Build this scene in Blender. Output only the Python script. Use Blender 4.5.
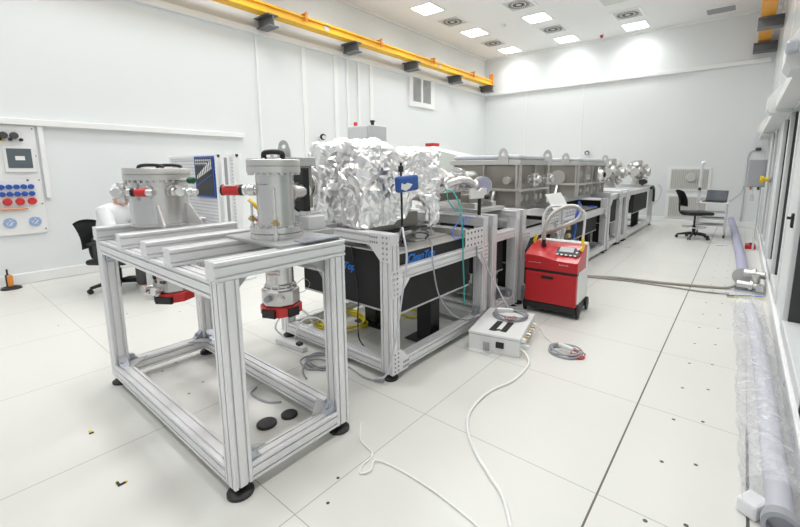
import bpy, bmesh, math, random
from math import sin, cos, pi, radians, sqrt
from mathutils import Vector, Matrix, noise
random.seed(7)
for o in list(bpy.data.objects): bpy.data.objects.remove(o)
SC = bpy.context.scene; COL = SC.collection

# ---------------------------------------------------------------- camera, world, exposure
cd = bpy.data.cameras.new('camera'); cam = bpy.data.objects.new('camera', cd); COL.objects.link(cam)
cd.sensor_width = 36; cd.lens = 36*406.45/800
cd.shift_x = -22.117/800; cd.shift_y = -33.5/800
cd.clip_start = .05; cd.clip_end = 100
YAW, PITCH, ROLL, CAMH = -0.6648, 0.15268, -0.0015, 1.45
_f = Vector((sin(YAW)*cos(PITCH), cos(YAW)*cos(PITCH), -sin(PITCH)))
_r = Vector((cos(YAW), -sin(YAW), 0)); _u = _r.cross(_f)
_r2 = cos(ROLL)*_r + sin(ROLL)*_u; _u2 = -sin(ROLL)*_r + cos(ROLL)*_u
cam.matrix_world = Matrix(((_r2.x,_u2.x,-_f.x,0),(_r2.y,_u2.y,-_f.y,0),(_r2.z,_u2.z,-_f.z,CAMH),(0,0,0,1)))
SC.camera = cam
w = bpy.data.worlds.new('world'); SC.world = w; w.use_nodes = True
bg = w.node_tree.nodes['Background']; bg.inputs[0].default_value = (.93,.97,1,1); bg.inputs[1].default_value = 0.54
SC.view_settings.view_transform = 'Standard'; SC.view_settings.look = 'None'
SC.view_settings.gamma = 1; SC.view_settings.use_curve_mapping = False
SC.view_settings.exposure = 0.0
LAMP_W = 12.4            # watts of each ceiling lamp
SC.cycles.max_bounces = 8; SC.cycles.diffuse_bounces = 5; SC.cycles.glossy_bounces = 4
SC.cycles.transparent_max_bounces = 12; SC.cycles.caustics_reflective = False; SC.cycles.caustics_refractive = False
SC.cycles.sample_clamp_indirect = 4

# ---------------------------------------------------------------- materials
M = {}
def mat(name, col, rough=.5, metal=0, var=0, vscale=8, bump=0, bscale=60, emit=0, alpha=1, trans=0, coat=0, spec=None, stretch=None):
    m = bpy.data.materials.new(name); m.use_nodes = True; nt = m.node_tree; b = nt.nodes['Principled BSDF']
    c = (*col, 1)
    b.inputs['Base Color'].default_value = c; b.inputs['Roughness'].default_value = rough; b.inputs['Metallic'].default_value = metal
    if spec is not None: b.inputs['Specular IOR Level'].default_value = spec
    if coat: b.inputs['Coat Weight'].default_value = coat; b.inputs['Coat Roughness'].default_value = .1
    if emit: b.inputs['Emission Color'].default_value = c; b.inputs['Emission Strength'].default_value = emit
    if alpha < 1: b.inputs['Alpha'].default_value = alpha
    if trans: b.inputs['Transmission Weight'].default_value = trans
    tc = nt.nodes.new('ShaderNodeTexCoord'); src = tc.outputs['Object']
    if stretch:
        mp = nt.nodes.new('ShaderNodeMapping'); mp.inputs['Scale'].default_value = stretch
        nt.links.new(src, mp.inputs[0]); src = mp.outputs[0]
    n = nt.nodes.new('ShaderNodeTexNoise'); n.inputs['Scale'].default_value = vscale; n.inputs['Detail'].default_value = 4
    nt.links.new(src, n.inputs['Vector'])
    if var:
        mx = nt.nodes.new('ShaderNodeMixRGB'); mx.inputs[1].default_value = tuple(max(0,v*(1-var)) for v in col)+(1,)
        mx.inputs[2].default_value = tuple(min(1,v*(1+var)) for v in col)+(1,)
        nt.links.new(n.outputs[0], mx.inputs[0]); nt.links.new(mx.outputs[0], b.inputs['Base Color'])
    if bump:
        n2 = nt.nodes.new('ShaderNodeTexNoise'); n2.inputs['Scale'].default_value = bscale; n2.inputs['Detail'].default_value = 3
        nt.links.new(src, n2.inputs['Vector'])
        bp = nt.nodes.new('ShaderNodeBump'); bp.inputs['Strength'].default_value = bump; bp.inputs['Distance'].default_value = .01
        nt.links.new(n2.outputs[0], bp.inputs['Height']); nt.links.new(bp.outputs[0], b.inputs['Normal'])
    M[name] = m; return m
mat('wall', (.785,.81,.815), .45, var=.012, vscale=.7)
mat('wall_trim', (.86,.865,.86), .4, var=.01)
mat('ceiling', (.86,.86,.85), .6, var=.01, vscale=.8)
mat('alu', (.82,.82,.835), .40, .4, var=.03, vscale=30)
mat('alu_dark', (.45,.455,.46), .5, .4, var=.05, vscale=12)
mat('zinc', (.50,.53,.58), .35, .8, var=.12, vscale=25)
mat('steel', (.70,.69,.675), .27, .92, var=.06, vscale=5, bump=.06, bscale=30, stretch=(1,1,9))
mat('steel_bright', (.80,.79,.78), .28, .95, var=.05, vscale=9)
mat('steel_warm', (.37,.345,.31), .40, .8, var=.09, vscale=4, bump=.05, bscale=25)
mat('steel_flange', (.66,.65,.63), .38, .85, var=.05, vscale=6)
mat('foil', (.95,.95,.955), .31, 1.0, var=.02, vscale=20, bump=.15, bscale=38)
mat('black', (.012,.012,.013), .45, var=.2, vscale=10)
mat('black_matte', (.014,.014,.015), .7, var=.2, vscale=10)
mat('dark_grey', (.06,.06,.065), .5, var=.1)
mat('grey', (.33,.335,.35), .5, var=.05)
mat('grey_light', (.56,.57,.58), .5, var=.03)
mat('cabinet_grey', (.64,.65,.66), .5, var=.02)
mat('box_grey', (.40,.41,.44), .5, var=.03)
mat('corbel', (.17,.175,.185), .5, .2, var=.06)
mat('white', (.80,.80,.79), .4, var=.015)
mat('white_soft', (.82,.83,.85), .85, var=.03, vscale=12, bump=.3, bscale=14)
mat('hose_metal', (.50,.47,.44), .38, .6, var=.1, vscale=30)
mat('plastic_cable', (.88,.88,.87), .45, var=.02)
mat('cable_grey', (.36,.37,.40), .5, var=.05)
mat('cable_taupe', (.34,.31,.27), .5, var=.06)
mat('red', (.52,.012,.018), .38, var=.06, vscale=6, coat=.2)
mat('red_bright', (.62,.03,.03), .4, var=.05)
mat('yellow', (.85,.60,.02), .45, var=.05)
mat('yellow_cable', (.80,.68,.03), .5, var=.06)
mat('orange_rail', (.80,.36,.04), .45, var=.06)
mat('crane', (.93,.54,.04), .45, var=.06, vscale=3)
mat('orange', (.80,.30,.05), .5, var=.05)
mat('blue', (.02,.09,.42), .45, var=.08)
mat('blue_logo', (.01,.20,.75), .5, var=.03)
mat('blue_tag', (.03,.10,.36), .45, var=.15, vscale=25)
mat('teal', (.02,.42,.38), .45, var=.05)
mat('cable_blue', (.05,.16,.75), .45, var=.05)
mat('green', (.01,.10,.05), .4, var=.1)
mat('copper', (.62,.30,.17), .35, .6, var=.1)
mat('brass', (.55,.43,.22), .35, .8, var=.1)
mat('hose_blue', (.42,.42,.56), .55, var=.07, vscale=15)
mat('hose_rib', (.62,.62,.68), .5, var=.05, vscale=15)
mat('skin', (.62,.40,.30), .6, var=.05)
mat('hair', (.20,.10,.05), .7, var=.2)
mat('cover_plastic', (.62,.65,.69), .3, var=.06, vscale=6, bump=.2, bscale=10)
mat('slate', (.10,.125,.14), .4)
mat('dial', (.30,.42,.66), .5, var=.3, vscale=60)
mat('screen', (.10,.12,.15), .2, var=.1)
mat('screen_blue', (.015,.03,.16), .2, var=.2)
mat('glass_dark', (.40,.46,.44), .06, .0, var=.1, vscale=1.2)
mat('gasket', (.05,.055,.055), .6, var=.1)
mat('frame_grey', (.74,.75,.76), .4, var=.03)
mat('grille_dark', (.46,.455,.43), .5)
mat('grille', (.60,.595,.57), .5, var=.04)
mat('rack_white', (.76,.765,.79), .5, var=.02)
mat('diffuser', (1,1,1), .5, emit=7.0)
mat('paper', (.82,.82,.81), .7, var=.01)
mat('translucent', (.78,.80,.80), .18, var=.03, vscale=3, stretch=(1,6,1))
mat('cream', (.66,.70,.64), .5, var=.02)
def wrap_mat():
    m = bpy.data.materials.new('clear_wrap'); m.use_nodes = True; nt = m.node_tree; b = nt.nodes['Principled BSDF']
    b.inputs['Base Color'].default_value = (.86,.87,.92,1); b.inputs['Roughness'].default_value = .14
    tc = nt.nodes.new('ShaderNodeTexCoord'); n = nt.nodes.new('ShaderNodeTexNoise'); n.inputs['Scale'].default_value = 9; n.inputs['Detail'].default_value = 5; n.inputs['Distortion'].default_value = 1.5
    nt.links.new(tc.outputs['Object'], n.inputs['Vector'])
    r = nt.nodes.new('ShaderNodeMapRange'); r.inputs['From Min'].default_value = .35; r.inputs['From Max'].default_value = .7
    r.inputs['To Min'].default_value = .08; r.inputs['To Max'].default_value = .42
    nt.links.new(n.outputs[0], r.inputs[0]); nt.links.new(r.outputs[0], b.inputs['Alpha'])
    bp = nt.nodes.new('ShaderNodeBump'); bp.inputs['Strength'].default_value = .6; bp.inputs['Distance'].default_value = .02
    nt.links.new(n.outputs[0], bp.inputs['Height']); nt.links.new(bp.outputs[0], b.inputs['Normal'])
    M['clear_wrap'] = m
wrap_mat()
def floor_mat():
    m = bpy.data.materials.new('floor'); m.use_nodes = True; nt = m.node_tree; b = nt.nodes['Principled BSDF']
    b.inputs['Roughness'].default_value = .3; b.inputs['Specular IOR Level'].default_value = .45
    L = nt.links.new
    tc = nt.nodes.new('ShaderNodeTexCoord'); sp = nt.nodes.new('ShaderNodeSeparateXYZ'); L(tc.outputs['Object'], sp.inputs[0])
    def math_(op, a, b_=None):
        n = nt.nodes.new('ShaderNodeMath'); n.operation = op
        for i, v in enumerate((a, b_)):
            if v is None: continue
            if isinstance(v, (int,float)): n.inputs[i].default_value = v
            else: L(v, n.inputs[i])
        return n.outputs[0]
    def line(coord, pos, hw):       # 1 on the seam
        return math_('LESS_THAN', math_('ABSOLUTE', math_('SUBTRACT', coord, pos)), hw)
    X, Y = sp.outputs[0], sp.outputs[1]
    fy = math_('PINGPONG', math_('SUBTRACT', Y, .86), .45)
    seam = math_('LESS_THAN', fy, .0022)
    for x in (-6.7,-5.65,-4.61,-3.55,-2.45,-1.36,.147): seam = math_('MAXIMUM', seam, line(X, x, .0025))
    dark = line(X, -.385, .0045)
    dark = math_('MAXIMUM', dark, math_('MULTIPLY', line(X, .147, .006), math_('LESS_THAN', Y, 2.75)))
    dot = None
    def disk(cx, cyexpr, rad):
        dx = math_('SUBTRACT', X, cx)
        return math_('LESS_THAN', math_('ADD', math_('MULTIPLY', dx, dx), math_('MULTIPLY', cyexpr, cyexpr)), rad*rad)
    for cx, oy in ((-.188,1.737),(-.052,1.815)):
        d = disk(cx, math_('PINGPONG', math_('SUBTRACT', Y, oy), .2175*1), .0095)
        # spacing .435 -> pingpong half period .2175 gives zero at every .435
        dot = d if dot is None else math_('MAXIMUM', dot, d)
    for cx, cy in ((-1.376,1.108),(-1.298,.985),(-2.705,.992),(-2.783,1.115),(-3.171,1.004),(-3.238,1.119),(-4.75,1.25),(-4.9,.75),(-5.3,1.7),(-4.4,1.6)):
        dot = math_('MAXIMUM', dot, disk(cx, math_('SUBTRACT', Y, cy), .008))
    n = nt.nodes.new('ShaderNodeTexNoise'); n.inputs['Scale'].default_value = .9; n.inputs['Detail'].default_value = 6; L(tc.outputs['Object'], n.inputs['Vector'])
    base = nt.nodes.new('ShaderNodeMixRGB'); base.inputs[1].default_value = (.70,.695,.655,1); base.inputs[2].default_value = (.76,.755,.72,1); L(n.outputs[0], base.inputs[0])
    a = nt.nodes.new('ShaderNodeMixRGB'); a.inputs[2].default_value = (.42,.41,.38,1); L(seam, a.inputs[0]); L(base.outputs[0], a.inputs[1])
    c = nt.nodes.new('ShaderNodeMixRGB'); c.inputs[2].default_value = (.10,.09,.08,1); L(dark, c.inputs[0]); L(a.outputs[0], c.inputs[1])
    d = nt.nodes.new('ShaderNodeMixRGB'); d.inputs[2].default_value = (.05,.05,.05,1); L(dot, d.inputs[0]); L(c.outputs[0], d.inputs[1])
    L(d.outputs[0], b.inputs['Base Color'])
    rr = nt.nodes.new('ShaderNodeMapRange'); rr.inputs['To Min'].default_value = .22; rr.inputs['To Max'].default_value = .4; L(n.outputs[0], rr.inputs[0]); L(rr.outputs[0], b.inputs['Roughness'])
    M['floor'] = m
floor_mat()

# ---------------------------------------------------------------- mesh helpers
def V(*a): return Vector(a)
def frame_of(d, up=None):
    d = Vector(d).normalized(); up = Vector(up) if up else (V(0,0,1) if abs(d.z) < .95 else V(1,0,0))
    u = up.cross(d).normalized(); v = d.cross(u).normalized(); return u, v, d
class MB:
    def __init__(s): s.bm = bmesh.new()
    def poly(s, pts, faces, smooth=False):
        vs = [s.bm.verts.new(p) for p in pts]
        for f in faces:
            try:
                fa = s.bm.faces.new([vs[i] for i in f]); fa.smooth = smooth
            except ValueError: pass
        return s
    def box(s, x0, x1, y0, y1, z0, z1, bev=0):
        return s.obox(((x0+x1)/2,(y0+y1)/2,(z0+z1)/2), (x1-x0,y1-y0,z1-z0), None, bev)
    def obox(s, c, size, R=None, bev=0):
        c = Vector(c); h = Vector(size)/2; n0 = len(s.bm.verts)
        R = R or Matrix.Identity(3)
        ret = bmesh.ops.create_cube(s.bm, size=1)
        for v in ret['verts']: v.co = c + R @ Vector((v.co.x*size[0], v.co.y*size[1], v.co.z*size[2]))
        if bev:
            ed = list({e for v in ret['verts'] for e in v.link_edges})
            bmesh.ops.bevel(s.bm, geom=ed, offset=min(bev, min(size)*.45), segments=2, affect='EDGES', profile=.5)
        return s
    def prism(s, pts2, o, ux, uy, depth):
        """extrude a 2-D outline lying at o + a*ux + b*uy along ux x uy by depth"""
        o = Vector(o); ux = Vector(ux); uy = Vector(uy); n = ux.cross(uy).normalized()*depth; k = len(pts2)
        P = [o+ux*a+uy*b for a, b in pts2]; P += [p+n for p in P]
        return s.poly(P, [list(range(k))[::-1], list(range(k, 2*k))]+[[i,(i+1)%k,(i+1)%k+k,i+k] for i in range(k)])
    def cyl(s, a, b, r, r2=None, seg=20, smooth=True):
        return s.lathe([(0,r),(( Vector(b)-Vector(a)).length, r if r2 is None else r2)], a, Vector(b)-Vector(a), seg, smooth)
    def lathe(s, prof, o, axis=(0,0,1), seg=28, smooth=True, caps=True, up=None, phase=0):
        """prof: (distance along axis, radius)"""
        u, v, d = frame_of(axis, up); o = Vector(o); rings = []
        for i, (h, r) in enumerate(prof):
            rings.append([s.bm.verts.new(o+d*h+(u*cos(phase+2*pi*k/seg)+v*sin(phase+2*pi*k/seg))*r) for k in range(seg)])
        for i in range(len(rings)-1):
            A, B = rings[i], rings[i+1]
            dr = abs(prof[i+1][1]-prof[i][1]); dh = abs(prof[i+1][0]-prof[i][0])
            for k in range(seg):
                f = s.bm.faces.new((A[k],A[(k+1)%seg],B[(k+1)%seg],B[k])); f.smooth = smooth
        if caps:
            s.bm.faces.new(rings[0][::-1]); s.bm.faces.new(rings[-1])
        if smooth:
            for i in range(len(rings)):
                # sharp ring where the profile turns hard
                if 0 < i < len(rings)-1:
                    a = Vector(prof[i])-Vector(prof[i-1]); b = Vector(prof[i+1])-Vector(prof[i])
                    hard = a.length < 1e-9 or b.length < 1e-9 or a.angle(b) > .6
                else: hard = True
                if hard:
                    for k in range(seg):
                        e = s.bm.edges.get((rings[i][k], rings[i][(k+1)%seg]))
                        if e: e.smooth = False
        return s
    def bolts(s, o, axis, R, n, r=.006, h=.008, phase=0):
        u, v, d = frame_of(axis)
        for k in range(n):
            a = phase+2*pi*k/n; p = Vector(o)+(u*cos(a)+v*sin(a))*R
            s.lathe([(0,r),(h,r)], p, d, 6, False)
        return s
    def tube(s, pts, r, seg=8, closed=False, smooth=True):
        pts = [Vector(p) for p in pts]; n = len(pts); rings = []; prev = None
        for i, p in enumerate(pts):
            if closed: d = pts[(i+1)%n]-pts[i-1]
            else: d = (pts[min(i+1,n-1)]-pts[max(i-1,0)])
            d = d.normalized() if d.length > 1e-9 else V(0,0,1)
            if prev is None: u, v, _ = frame_of(d)
            else:
                u = (prev - d*prev.dot(d)); u = u.normalized() if u.length > 1e-6 else frame_of(d)[0]; v = d.cross(u)
            prev = u; rr = r[i] if isinstance(r, (list,tuple)) else r
            rings.append([s.bm.verts.new(p+(u*cos(2*pi*k/seg)+v*sin(2*pi*k/seg))*rr) for k in range(seg)])
        m = n if closed else n-1
        for i in range(m):
            A, B = rings[i], rings[(i+1)%n]
            for k in range(seg):
                f = s.bm.faces.new((A[k],A[(k+1)%seg],B[(k+1)%seg],B[k])); f.smooth = smooth
        if not closed: s.bm.faces.new(rings[0][::-1]); s.bm.faces.new(rings[-1])
        return s
    def sphere(s, c, r, sc=(1,1,1), seg=20, rings=12, R=None):
        ret = bmesh.ops.create_uvsphere(s.bm, u_segments=seg, v_segments=rings, radius=1)
        R = R or Matrix.Identity(3)
        for v in ret['verts']: v.co = Vector(c)+R @ Vector((v.co.x*r*sc[0], v.co.y*r*sc[1], v.co.z*r*sc[2]))
        for f in {f for v in ret['verts'] for f in v.link_faces}: f.smooth = True
        return s
    def slot(s, a, b, w, h, nw=2, nh=2, up=(0,0,1), g=.009, dp=.008):
        """T-slot aluminium profile from a to b: w along the width axis, h along the up axis, nw / nh grooves on those faces"""
        a = Vector(a); b = Vector(b); u, v, d = frame_of(b-a, up); ch = .003; P = []
        def side(o, ax, inn, L, n):
            out = [o+ax*ch]
            for i in range(n):
                c = L*(i+.5)/n
                out += [o+ax*(c-g/2), o+ax*(c-g/2)+inn*dp, o+ax*(c+g/2)+inn*dp, o+ax*(c+g/2)]
            return out+[o+ax*(L-ch)]
        U, W = Vector((1,0)), Vector((0,1))
        P += side(Vector((-w/2,-h/2)), U, W, w, nw); P += side(Vector((w/2,-h/2)), W, -U, h, nh)
        P += side(Vector((w/2,h/2)), -U, -W, w, nw); P += side(Vector((-w/2,h/2)), -W, U, h, nh)
        k = len(P); Q = [a+u*p.x+v*p.y for p in P]+[b+u*p.x+v*p.y for p in P]
        return s.poly(Q, [list(range(k))[::-1], list(range(k,2*k))]+[[i,(i+1)%k,(i+1)%k+k,i+k] for i in range(k)])
    def rbox(s, c, size, r, R=None, seg=3):
        return s.obox(c, size, R, r)
    def mark(s):
        s.old = set(s.bm.faces); return s
    def paint(s, i=1):
        for f in s.bm.faces:
            if f not in s.old: f.material_index = i
        return s
    def build(s, name, m, parent=None, origin=None, recalc=True, m2=None):
        if recalc: bmesh.ops.recalc_face_normals(s.bm, faces=s.bm.faces)
        me = bpy.data.meshes.new(name); s.bm.to_mesh(me); s.bm.free()
        me.materials.append(M[m])
        if m2: me.materials.append(M[m2])
        o = bpy.data.objects.new(name, me); COL.objects.link(o)
        if parent is not None:
            W = wm(parent); me.transform(W.inverted()); o.parent = parent; WM[o.name] = W
        elif origin is not None:
            me.transform(Matrix.Translation(-Vector(origin))); o.location = origin
        return o
WM = {}
def wm(o): return WM.get(o.name, Matrix.Identity(4))
def thing(name, label, cat, loc=(0,0,0), rz=0, group=None):
    o = bpy.data.objects.new(name, None); COL.objects.link(o); o.empty_display_size = .1
    o.location = loc; o.rotation_euler = (0,0,rz); WM[o.name] = Matrix.Translation(loc) @ Matrix.Rotation(rz,4,'Z')
    o['label'] = label; o['category'] = cat
    if group: o['group'] = group
    return o
def tag(o, label, cat, group=None):
    o['label'] = label; o['category'] = cat
    if group: o['group'] = group
    return o
def struct(o): o['kind'] = 'structure'; return o
def dup(root, loc, rz=None, label=None):
    r = root.copy(); COL.objects.link(r); r.location = loc
    if rz is not None: r.rotation_euler = (0,0,rz)
    if label: r['label'] = label
    for ch in list(root.children):
        c = ch.copy(); COL.objects.link(c); c.parent = r
        for g in list(ch.children):
            d = g.copy(); COL.objects.link(d); d.parent = c
    return r
def curve_pts(P, n=10, closed=False):
    """Catmull-Rom through P"""
    P = [Vector(p) for p in P]; k = len(P); out = []
    for i in range(k if closed else k-1):
        g = (lambda j: P[j % k]) if closed else (lambda j: P[min(max(j,0),k-1)])
        a, b, c, d = g(i-1), g(i), g(i+1), g(i+2)
        for t in range(n):
            t /= n; out.append(.5*((2*b)+(c-a)*t+(2*a-5*b+4*c-d)*t*t+(3*b-a-3*c+d)*t**3))
    if not closed: out.append(P[-1])
    return out
def text_part(name, s, size, o, ux, uy, m, parent, extrude=.0008, shear=0, bold=0):
    cu = bpy.data.curves.new(name, 'FONT'); cu.body = s; cu.size = size; cu.extrude = extrude; cu.shear = shear; cu.offset = bold
    tmp = bpy.data.objects.new(name+'_tmp', cu); COL.objects.link(tmp)
    dg = bpy.context.evaluated_depsgraph_get(); me = bpy.data.meshes.new_from_object(tmp.evaluated_get(dg))
    bpy.data.objects.remove(tmp)
    ux = Vector(ux).normalized(); uy = Vector(uy).normalized(); n = ux.cross(uy)
    me.transform(Matrix(((ux.x,uy.x,n.x,o[0]),(ux.y,uy.y,n.y,o[1]),(ux.z,uy.z,n.z,o[2]),(0,0,0,1))))
    me.materials.clear(); me.materials.append(M[m]); me.transform(wm(parent).inverted())
    ob = bpy.data.objects.new(name, me); COL.objects.link(ob); ob.parent = parent; return ob
def scribble(name, n, h, L, o, ux, m, parent, inward=None, uy=V(0,0,1), seed=1):
    """a line of print too small to read: n letter-sized strokes"""
    rnd = random.Random(seed+n); mb = MB(); o = Vector(o); ux = Vector(ux).normalized(); uy = Vector(uy).normalized(); nn = ux.cross(uy); st = L/n
    for i in range(n):
        hh = h*rnd.choice((.7,.7,1)); a = o+ux*(i*st)
        R = Matrix((ux,uy,nn)).transposed()
        mb.obox(a+ux*st*.15+uy*hh/2, (st*.22,hh,.001), R); mb.obox(a+ux*st*.45+uy*(hh*rnd.choice((.12,.5,.9))), (st*.55,h*.2,.001), R)
    return mb.build(name, m, parent)
SL = V(-.787,-.617,0)      # a horizontal direction some fittings point in
SR = -SL

# ---------------------------------------------------------------- the room
XL, YF, ZC, ZT, XR, YB = -7.06, 12.47, 4.963, 3.89, .36, -2.6
struct(MB().box(XL-.1, XR+.6, YB, YF+.1, -.1, 0).build('floor', 'floor'))
struct(MB().box(XL-.1, XR+.3, YB, YF+.1, ZC, ZC+.1).build('ceiling', 'ceiling'))
lw = MB().box(XL-.12, XL, YB, YF+.1, 0, ZC)
struct(lw.build('wall_left', 'wall'))
struct(MB().box(XL, XR+.3, YF, YF+.12, 0, ZC).build('wall_far', 'wall'))
struct(MB().box(XL, XL+.03, YB, YF, 0, .14, .012).build('baseboard_left', 'wall_trim'))
struct(MB().box(XL, XR, YF-.03, YF, 0, .14, .012).build('baseboard_far', 'wall_trim'))
struct(MB().box(XL, XL+.07, YB, YF, ZT-.10, ZT, .008).build('trim_1', 'wall_trim'))
struct(MB().box(XL+.07, XR-.1, YF-.07, YF, ZT-.10, ZT, .008).build('trim_2', 'wall_trim'))
struct(MB().box(XL, XL+.07, YB, 3.85, 1.97, 2.05, .008).build('trim_3', 'wall_trim'))
struct(MB().box(XL, XL+.05, 1.14, 1.19, 1.07, 1.97, .006).build('trim_4', 'wall_trim'))
struct(MB().box(XL, XL+.05, YB, YF, ZC-.05, ZC).box(XL+.05, XR+.2, YF-.05, YF, ZC-.05, ZC).build('trim_5', 'wall_trim'))
tn = 6
for y, wd in ((4.2,.02),(6.0,.05),(6.33,.03),(6.66,.03),(7.06,.05)):        # upright cover strips of the left wall
    struct(MB().box(XL, XL+.035, y-wd, y+wd, .14, ZT-.10, .005).build('trim_%d' % tn, 'wall_trim')); tn += 1
for x in (-5.6,-3.85):                                                       # panel joints of the far wall
    struct(MB().box(x-.02, x+.02, YF-.012, YF, .14, ZT-.10, .003).build('trim_%d' % tn, 'wall_trim')); tn += 1
struct(MB().box(XL, XL+.02, 5.2-.05, 5.2+.05, .14, ZT-.1, .003).build('trim_%d' % tn, 'wall_trim')); tn += 1

# right wall: sill, posts, three glazed openings, glossy upper sheets
rw = MB()
rw.box(XR, XR+.25, YB, YF, 0, .16)
rw.box(XR, XR+.25, YB, YF, 2.12, ZC)
for a, b in ((YB,1.2),(4.28,5.02),(7.05,7.75),(9.6,10.3),(11.5,YF)): rw.box(XR, XR+.25, a, b, .16, 2.12)
struct(rw.build('wall_right', 'wall'))
struct(MB().box(XR-.035, XR, YB, YF, 0, .15, .01).build('baseboard_right', 'wall_trim'))
wn = 1
for a, b in ((1.2,4.28),(5.02,7.05),(7.75,9.6),(10.3,11.5)):
    t = struct(MB().box(XR+.10, XR+.115, a, b, .16, 2.12).build('window_%d' % wn, 'glass_dark')); wn += 1
    f = MB()
    for (p, q) in ((a,a+.09),(b-.09,b),((a+b)/2-.06,(a+b)/2+.06)): f.box(XR-.015, XR+.10, p, q, .16, 2.12, .008)
    f.box(XR-.015, XR+.10, a+.09, b-.09, .16, .25, .008); f.box(XR-.015, XR+.10, a+.09, b-.09, 2.03, 2.12, .008)
    f.build('window_frame', 'frame_grey', t)
    g = MB()
    for (p, q) in ((a+.09,a+.115),((a+b)/2-.085,(a+b)/2-.06),((a+b)/2+.06,(a+b)/2+.085),(b-.115,b-.09)): g.box(XR+.02, XR+.10, p, q, .25, 2.03)
    g.build('gasket', 'gasket', t)
for i in range(9):                                                            # glossy upper wall sheets
    y0 = YB+.2+i*1.66
    struct(MB().box(XR-.03, XR, y0, y0+1.62, 2.5, ZC-.06, .006).build('trim_%d' % tn, 'translucent')); tn += 1

# ---------------------------------------------------------------- ceiling lamps and air vents
def ceiling_light(x, y, label):
    t = thing('ceiling_light', label, 'ceiling light', (x,y,ZC), 0, 'square ceiling lights')
    MB().box(x-.30, x+.30, y-.30, y+.30, ZC-.012, ZC-.001, .004).build('frame', 'wall_trim', t)
    MB().box(x-.255, x+.255, y-.255, y+.255, ZC-.018, ZC-.010).build('diffuser', 'diffuser', t)
    l = bpy.data.lights.new('lamp', 'AREA'); l.shape = 'SQUARE'; l.size = .5; l.spread = radians(140); l.energy = LAMP_W; l.color = (.985,1,1)
    o = bpy.data.objects.new('lamp', l); COL.objects.link(o); o.parent = t; o.location = (0,0,-.03)
    return t
LX = (-5.92,-4.2,-2.48,-.76)
LAB = {(0,4):'bright square ceiling light nearest the left crane rail, closest of its row', (0,5):'bright square ceiling light in the row along the left wall, between two air vents',
       (0,6):'bright square ceiling light in the far left corner of the ceiling', (1,5):'bright square ceiling light in the second row from the left, nearer one',
       (1,6):'bright square ceiling light close to the far wall, second row from the left', (2,6):'bright square ceiling light at the far wall to the right of the red detector'}
cl0 = None
for i, x in enumerate(LX):
    for j in range(7):
        y = -.47+2.055*j
        if (i,j) in ((3,6),(2,5)): continue
        lb = LAB.get((i,j), 'square ceiling light outside the view, over the near part of the room')
        if cl0 is None: cl0 = ceiling_light(x, y, lb)
        else: dup(cl0, (x,y,ZC), label=lb)
def grille(x, y, label, m='grille', wd=.27, name='ceiling_vent', cat='air vent', grp='swirl ceiling air vents'):
    t = thing(name, label, cat, (x,y,ZC), 0, grp)
    MB().box(x-.33, x+.33, y-.33, y+.33, ZC-.012, ZC-.001, .004).build('frame', 'wall_trim', t)
    MB().box(x-.27, x+.27, y-.27, y+.27, ZC-.015, ZC-.010).build('plate', 'grille', t)
    s = MB()
    for k in range(24):
        a = 2*pi*k/24
        for r0, r1 in ((.06,.13),(.16,.24)):
            R = Matrix.Rotation(a+(.12 if r0>.1 else 0),3,'Z')
            s.obox(V(x,y,ZC-.016)+R @ V((r0+r1)/2,0,0), (r1-r0,.018,.006), R @ Matrix.Rotation(.5,3,'Z'))
    s.build('slat', 'dark_grey', t)
    return t
cv = grille(-5.92, 8.76, 'perforated swirl air vent in the ceiling nearest the left wall, between two lights')
for x, y, lb in ((-5.98,10.92,'perforated swirl air vent deep in the far left corner of the ceiling'),(-4.2,8.78,'perforated swirl air vent cut by the top edge of the photo, second row from left'),
                 (-4.2,10.82,'perforated swirl air vent between two lights of the second ceiling row'),(-2.46,10.89,'perforated swirl air vent in front of the rightmost lit ceiling light')):
    dup(cv, (x,y,ZC), label=lb)
t = thing('ceiling_light', 'unlit grey ceiling light panel near the right wall', 'ceiling light', (-.74,11.9,ZC))
MB().box(-1.06,-.42,11.62,12.18,ZC-.012,ZC-.001,.004).build('frame','wall_trim',t); MB().box(-1.0,-.48,11.72,12.08,ZC-.018,ZC-.008).build('diffuser','grey',t)
t = thing('ceiling_light', 'unlit pale glass ceiling panel cut by the top edge of the photo', 'ceiling light', (-2.5,9.8,ZC))
MB().box(-2.83,-2.17,9.5,10.1,ZC-.012,ZC-.001,.004).build('frame','wall_trim',t); MB().box(-2.75,-2.25,9.58,10.02,ZC-.018,ZC-.008).build('diffuser','cream',t)
t = thing('smoke_detector', 'small dark red detector on the ceiling above the far wall', 'detector', (-3.36,12.15,ZC))
MB().lathe([(0,.045),(.03,.045),(.05,.03)], (-3.36,12.15,ZC), (0,0,-1), 16).build('body','red',t); MB().lathe([(0,.02),(.02,.015)], (-3.36,12.15,ZC-.05), (0,0,-1), 12).build('lens','black',t)
tag(MB().lathe([(0,.06),(.04,.055),(.06,.03)], (-5.05,9.75,ZC), (0,0,-1), 16).build('smoke_detector','white',None,(-5.05,9.75,ZC)), 'small round white detector on the ceiling beside the left row of lights', 'detector')

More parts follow.
